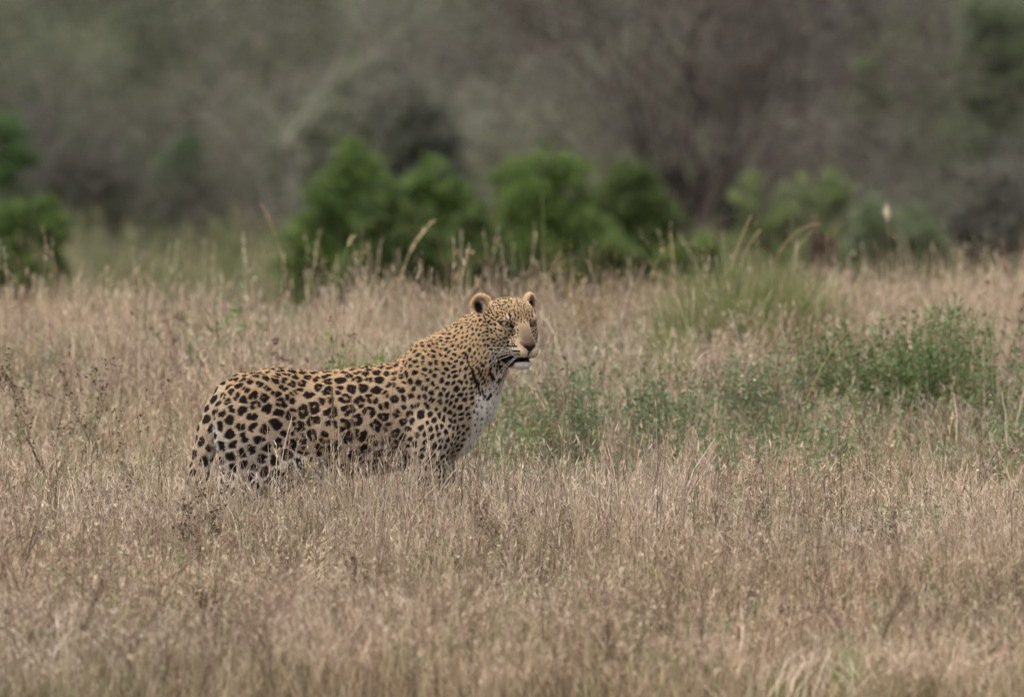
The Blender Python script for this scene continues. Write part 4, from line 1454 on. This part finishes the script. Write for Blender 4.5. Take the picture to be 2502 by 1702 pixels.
TAN, WHT, REDB, GRN, DRK = srgb(188, 164, 128), srgb(222, 208, 186), srgb(136, 98, 80), srgb(128, 136, 84), srgb(84, 66, 56)
stalk('pale stalk with thick seed head leaning right in front of the dark green hollow', 38.4, 975, (1005, 610), (1053, 546), 0.006, TAN, (0.35, 0.010, srgb(196, 176, 140)))
stalk('blurred pale stalk leaning left, standing alone left of the green clump', 39.8, 696, (672, 570), (640, 498), 0.008, TAN, (0.3, 0.008, TAN))
stalk('greenish stalk with small ragged tip at the left end of the green clump', 37.6, 828, (838, 630), (860, 582), 0.005, GRN, (0.2, 0.011, srgb(160, 150, 110)))
stalk('thin upright stalk in front of the leftmost green bush', 39.4, 880, (882, 610), (888, 540), 0.005, TAN)
stalk('thin upright brown stalk in front of the small round-topped bush', 39.0, 978, (981, 640), (981, 585), 0.004, REDB)
stalk('tall straight pale stalk in front of the dark green bush at the clump end', 38.0, 1651, (1648, 640), (1640, 567), 0.007, TAN)
stalk('straight thick pale stalk just left of the tussock', 38.2, 1720, (1727, 640), (1738, 566), 0.008, TAN)
stalk('short pale stalk leaning right above the widest green bush foot', 38.4, 1340, (1352, 650), (1373, 612), 0.006, TAN)
stalk('tall thin greenish stalk before the widest green bush', 40.6, 1330, (1328, 560), (1324, 470), 0.005, GRN)
stalk('thin tan stalk between the widest bush and the leopard ear', 39.6, 1300, (1303, 600), (1306, 540), 0.004, TAN)
stalk('dark thin arching stalk bent over to the right above the tussock', 38.6, 1762, (1775, 530), (1852, 535), 0.004, srgb(110, 84, 76))
stalk('pale stalk leaning right out of the tussock', 38.0, 1768, (1800, 610), (1836, 528), 0.007, TAN)
stalk('short curved stalk at the middle of the tussock top', 38.2, 1800, (1830, 600), (1860, 560), 0.006, TAN)
stalk('thick arching stalk with pale tip, highest on the right of the tussock', 38.4, 1890, (1938, 575), (2001, 543), 0.009, srgb(180, 150, 116))
stalk('greenish arching stalk below the highest one on the right of the tussock', 38.4, 1880, (1920, 600), (1958, 550), 0.007, GRN)
stalk('pale arching stalk ending lowest of the three on the right of the tussock', 38.2, 1905, (1950, 610), (1986, 562), 0.006, TAN)
stalk('short pale stalk with fluffy tip right of the tussock', 38.0, 1935, (1945, 640), (1950, 585), 0.005, TAN, (0.3, 0.009, WHT))
stalk('tall dead straight stalk on the right in front of the dull green bush', 40.0, 2178, (2174, 620), (2168, 515), 0.006, srgb(150, 124, 104), (0.12, 0.012, WHT))
stalk('pale blurred stalk near the right edge before the grey shrub', 40.2, 2455, (2445, 660), (2432, 615), 0.008, WHT)
stalk('long golden straw leaning right across the green weeds', 33.6, 1930, (2005, 905), (2093, 786), 0.0045, srgb(206, 182, 128))
stalk('pale broad dry blade leaning right near the right edge', 35.4, 2350, (2372, 842), (2419, 763), 0.008, srgb(206, 190, 152))
stalk('short straight golden straw right of the leopard chest', 32.0, 1376, (1380, 940), (1387, 866), 0.0045, srgb(200, 170, 118))
stalk('pale arching blade low in the green weeds right of the leopard', 34.4, 1688, (1725, 856), (1780, 866), 0.005, WHT)
stalk('long curved straw arching left above the green weeds', 36.2, 1712, (1680, 835), (1612, 812), 0.005, TAN)
stalk('bent grey blade standing upright in the weeds below the tussock', 36.0, 1808, (1803, 820), (1780, 752), 0.007, srgb(190, 180, 172))
stalk('small dead twig standing alone in the blurred straw on the right', 38.0, 2126, (2124, 750), (2122, 690), 0.006, REDB)
stalk('dark leaning stem in the straw right of the leopard chest', 31.4, 1466, (1498, 1070), (1524, 966), 0.004, REDB)
stalk('dark upright stem in front of the leopard foreleg', 30.6, 1126, (1128, 1180), (1133, 1078), 0.0042, srgb(104, 78, 66))
stalk('pale hooked stalk crossing the leopard haunch', 30.6, 690, (692, 1100), (712, 1022), 0.0038, WHT)
stalk('thin brown stem leaning left before the leopard belly', 30.4, 850, (800, 1200), (757, 1092), 0.004, srgb(140, 108, 88))
stalk('pale straw leaning right under the leopard chest', 30.4, 1070, (1095, 1170), (1120, 1142), 0.006, WHT)
stalk('thin upright stem before the middle of the leopard flank', 30.6, 822, (818, 1120), (812, 960), 0.003, GRN, (0.25, 0.008, srgb(150, 138, 96)))
stalk('dark straight stem in the straw at the right, shorter of two', 30.8, 1935, (1932, 1180), (1928, 1105), 0.004, DRK)
stalk('dark straight stem in the straw at the right, taller of two', 30.6, 2056, (2056, 1190), (2054, 1105), 0.0042, DRK)
stalk('short black stem at the right side of the straw', 30.4, 2376, (2372, 1170), (2367, 1122), 0.004, srgb(60, 48, 44))
stalk('pale straw lying slantwise in the lower left grass', 29.0, 290, (330, 1432), (420, 1420), 0.004, WHT)
stalk('pale straw slanting up to the right below the leopard', 28.8, 670, (720, 1440), (780, 1408), 0.004, TAN)
stalk('arched pale stalk at the left edge before the dark bush', 38.4, -30, (10, 655), (46, 690), 0.007, srgb(150, 150, 110))
stalk('pale thick blade leaning right at the left edge', 37.4, -30, (0, 775), (38, 738), 0.009, WHT)

def weed_at(label, Z, px, top_py, col, pal, depth=3, lean=0.0, leaf=0.011, name='dead_weed', cat='dead weed', group='dead weeds standing out of the grass', spread=0.38, r=0.0028, n=4):
    f = foot(px, Z); h = at(px, top_py, Z)[2] - f[2]
    t = empty(name, f); tag(t, label, cat, group)
    s = Strips(); tips = []
    branchy(s, (0, 0, -0.02), np.array([lean, rng.normal() * 0.1, 1]), h * 0.55, r, depth, col, tips, spread)
    V = np.concatenate(s.V); k = h / max(V[:, 2].max(), 0.05)
    s.V = [v * k for v in s.V]
    s.build('stem', stalk_mat, t)
    T = np.array(tips) * k
    if depth <= 2:                        # few heads, each one told apart
        for p in T[::2]:
            l = Strips()
            l.leaves(p + rng.normal(size=(n * 3, 3)) * leaf * 0.3, leaf, np.array([pick(pal, 0.2) for _ in range(n * 3)]), aspect=0.6)
            l.build('seed_head', stalk_mat, t)
        return t
    l = Strips()
    for q in range(n):
        l.leaves(T + rng.normal(size=T.shape) * 0.004, leaf, np.array([pick(pal, 0.2) for _ in T]), aspect=0.6)
    tag(l.build('seed_head', stalk_mat, t), kind='stuff')
    return t
D2 = [srgb(92, 74, 62), srgb(110, 88, 70), srgb(78, 64, 54)]
weed_at('branching dark weed with small heads, tallest at the left of the leopard tail', 32.6, 205, 875, DRK, D2, lean=-0.15)
weed_at('thin dark weed leaning left at the left side of the field', 32.8, 150, 860, DRK, D2, lean=-0.25)
weed_at('dark weed with drooping branches between the left weeds and the leopard rump', 33.0, 262, 850, DRK, D2, lean=0.1)
weed_at('dark forked twig directly above the leopard hindquarters', 34.0, 695, 788, DRK, D2, depth=2, lean=0.05, n=2)
weed_at('thin leaning twig above the middle of the leopard back', 34.2, 850, 805, DRK, D2, depth=3, lean=0.15, n=2)
weed_at('small brown flower-headed weed at the left of the far field', 36.0, 420, 757, srgb(110, 90, 70), [srgb(110, 84, 60), srgb(96, 76, 58)], depth=2, leaf=0.011, r=0.002)
weed_at('brown weed with one round head behind the leopard rump', 35.0, 650, 830, srgb(110, 90, 70), [srgb(104, 76, 62)], depth=2, leaf=0.011, r=0.002)
weed_at('knotted dark weed leaning right at the right edge of the field', 36.4, 2400, 690, DRK, D2, depth=2, lean=0.35, leaf=0.010)
weed_at('fluffy straw-coloured thistle head before the green clump', 37.8, 1055, 612, srgb(150, 130, 96), [srgb(176, 156, 116), srgb(150, 128, 92)], depth=2, leaf=0.013, n=5)
weed_at('ragged pale seed weed left of the straight pale stalk by the clump end', 37.6, 1615, 615, srgb(160, 140, 104), [srgb(186, 168, 128), srgb(160, 142, 104)], depth=2, leaf=0.012, n=4)
weed_at('spreading brown seed weed at the foot of the widest green bush', 37.4, 1385, 645, srgb(140, 120, 92), [srgb(170, 150, 112), srgb(140, 118, 88)], depth=3, leaf=0.011)
weed_at('brown seed weed right of the leopard ear', 36.8, 1450, 670, srgb(130, 110, 84), [srgb(166, 146, 108), srgb(128, 106, 80)], depth=3, leaf=0.011)
weed_at('tall olive weed with feathery heads before the leopard shoulder', 30.5, 1075, 985, srgb(120, 112, 76), [srgb(150, 140, 98), srgb(128, 120, 84)], depth=3, leaf=0.006, spread=0.3, n=2)
weed_at('thin olive weed before the leopard belly', 30.5, 930, 1075, srgb(126, 116, 80), [srgb(160, 148, 108), srgb(130, 120, 84)], depth=3, leaf=0.006, spread=0.3, n=2)
weed_at('straw weed before the leopard stifle', 30.4, 735, 1070, srgb(170, 150, 116), [srgb(196, 176, 140), srgb(166, 146, 108)], depth=3, leaf=0.006, spread=0.3, n=2)
weed_at('dark branching weed low below the leopard tail', 29.9, 500, 1190, DRK, D2, depth=3)
for k, (px, py, Z, txt) in enumerate(((880, 1320, 28.9, 'brown forked weed below the leopard belly'), (325, 1560, 27.6, 'blurred brown weed at the lower left, leaning right'), (1960, 1470, 27.8, 'blurred dark weed at the lower right, left of two'),
                                       (2280, 1480, 27.6, 'blurred dark weed at the lower right, right of two'), (2450, 1560, 27.2, 'blurred dark weed in the lower right corner'), (455, 1430, 28.3, 'blurred dark weed below the leopard tail'),
                                       (1500, 1560, 27.2, 'blurred tan feathery weed at the bottom right of the middle'), (780, 1590, 27.0, 'blurred tan weed at the bottom, left of the middle'), (90, 1500, 27.8, 'blurred greyish weed near the lower left edge'),
                                       (1300, 1210, 29.4, 'branching brown weed below and right of the leopard chest'), (1690, 1240, 29.6, 'tall dark branching weed in the straw, centre right'), (2240, 1230, 29.6, 'dark branching weed in the straw near the right edge'))):
    tan = 'tan' in txt or 'grey' in txt
    weed_at(txt, Z, px, py, srgb(150, 128, 100) if tan else srgb(104, 82, 68), [srgb(178, 156, 126), srgb(156, 134, 104)] if tan else [srgb(128, 106, 84), srgb(104, 86, 66)], depth=4 if Z < 28.5 else 3, lean=rng.normal() * 0.15, leaf=0.009, spread=0.3)

def herb(label, Z, px, top_py, wpx, n, pal, leaf, cat='leafy weed', group='green leafy weeds in the straw', name='leafy_weed', m=20, lean=0.3, aspect=0.42):
    f = foot(px, Z); h = at(px, top_py, Z)[2] - f[2]; w = wpx / (FPX / Z) * 0.5
    t = empty(name, f); tag(t, label, cat, group)
    s, l = Strips(), Strips()
    for _ in range(n):
        a, q = U(0, 6.283), w * 0.6 * math.sqrt(U())
        az = a + rng.normal() * 0.5
        P = curve_pts((q * math.cos(a), q * math.sin(a), -0.02), h * U(0.6, 1.05), U(0, lean) * q / w * 2, az, rng.normal() * 0.3, 6, 0.004)
        s.tube(P, 0.002, 0.001, pick(OLIVE), pick(OLIVE))
        tt = U(0.3, 1, m) * 5; i = np.minimum(tt.astype(int), 4)
        Q = P[i] + (P[i + 1] - P[i]) * (tt - i)[:, None] + rng.normal(size=(m, 3)) * 0.005
        l.leaves(Q, leaf, np.array([pick(pal, 0.14) for _ in range(m)]), aspect=aspect, up=0.8 if aspect < 0.3 else 0.5)
    s.build('stem', stalk_mat, t)
    l.build('foliage', leaf_mat, t)
    return t
HG = [srgb(112, 134, 82), srgb(98, 122, 74), srgb(126, 146, 94), srgb(90, 112, 70)]
herb('tall pale green leafy weed highest in the green patch on the right', 35.6, 2300, 690, 130, 26, [srgb(118, 140, 92), srgb(132, 150, 104)], 0.020)
herb('bushy green weed on the right of the green patch', 35.2, 2290, 745, 260, 130, HG, 0.017)
herb('deep green broad-leaved weed in the middle of the green patch', 35.0, 2160, 765, 170, 80, [srgb(92, 116, 70), srgb(102, 126, 74)], 0.020)
herb('green broad-leaved weed at the left of the green patch', 35.2, 2020, 770, 170, 90, HG, 0.017)
herb('green leafy weed at the far right of the patch below the pale blade', 34.6, 2430, 790, 130, 36, [srgb(94, 120, 72), srgb(106, 130, 80)], 0.018)
herb('low greyish green weed left of the green patch under the tussock', 34.8, 1850, 850, 260, 60, [srgb(124, 140, 104), srgb(112, 128, 92)], 0.018)
herb('low grey green weed just right of the leopard chin', 33.6, 1400, 880, 190, 50, [srgb(118, 136, 104), srgb(104, 124, 90)], 0.018)
herb('low grey green weed in the middle right of the leopard', 34.0, 1620, 870, 220, 54, [srgb(124, 140, 104), srgb(112, 130, 96)], 0.018)
herb('green long-leaved sprig standing in the straw behind the leopard rump', 36.0, 595, 690, 60, 12, [srgb(110, 140, 80), srgb(124, 150, 90)], 0.05, lean=0.5, m=9, aspect=0.14)
herb('lower long-leaved green sprig left of the taller one', 35.8, 545, 745, 60, 10, [srgb(104, 132, 84), srgb(116, 142, 90)], 0.05, lean=0.5, m=9, aspect=0.14)
herb('small dark green upright weed above the middle of the leopard back', 35.0, 845, 745, 36, 6, [srgb(88, 112, 60), srgb(150, 156, 80)], 0.03)

def tussock(label, Z, px, top_py, wpx, n, pal, name='grass_tussock', cat='grass tussock', bend=0.9):
    f = foot(px, Z); h = at(px, top_py, Z)[2] - f[2]; w = wpx / (FPX / Z) * 0.5
    t = empty(name, f); tag(t, label, cat)
    s = Strips()
    for _ in range(n):
        a, q = U(0, 6.283), w * 0.75 * U() ** 0.6
        c = pick(pal, 0.1)
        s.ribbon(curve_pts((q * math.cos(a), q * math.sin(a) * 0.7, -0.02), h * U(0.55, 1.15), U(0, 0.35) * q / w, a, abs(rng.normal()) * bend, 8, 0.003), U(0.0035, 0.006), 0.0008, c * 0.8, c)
    s.build('blade_clump', plant_alone, t)
    return t
plant_alone = tone_material('tussock_blade', rough=0.6, spec=0.25, translucent=0.3)
TP = [srgb(128, 138, 84), srgb(142, 146, 98), srgb(114, 128, 76), srgb(166, 158, 118)]
tussock('broad olive green grass tussock on the crest right of the leopard, tallest of three', 37.7, 1830, 632, 300, 1700, TP)
tussock('lower olive grass tussock leaning out to the left of the tallest one', 37.3, 1735, 685, 260, 1000, TP)
tussock('low ragged grass tussock to the right of the tallest one', 37.9, 1940, 662, 260, 900, TP)
tussock('small fresh green grass tuft behind the leopard shoulders', 34.0, 905, 830, 100, 160, [srgb(120, 156, 84), srgb(136, 164, 96)], name='grass_tuft', cat='grass tuft', bend=0.6)
tussock('fresh green grass tuft below the tussock', 35.6, 1640, 760, 90, 120, [srgb(132, 150, 84), srgb(146, 156, 96)], name='grass_tuft', cat='grass tuft', bend=0.5)
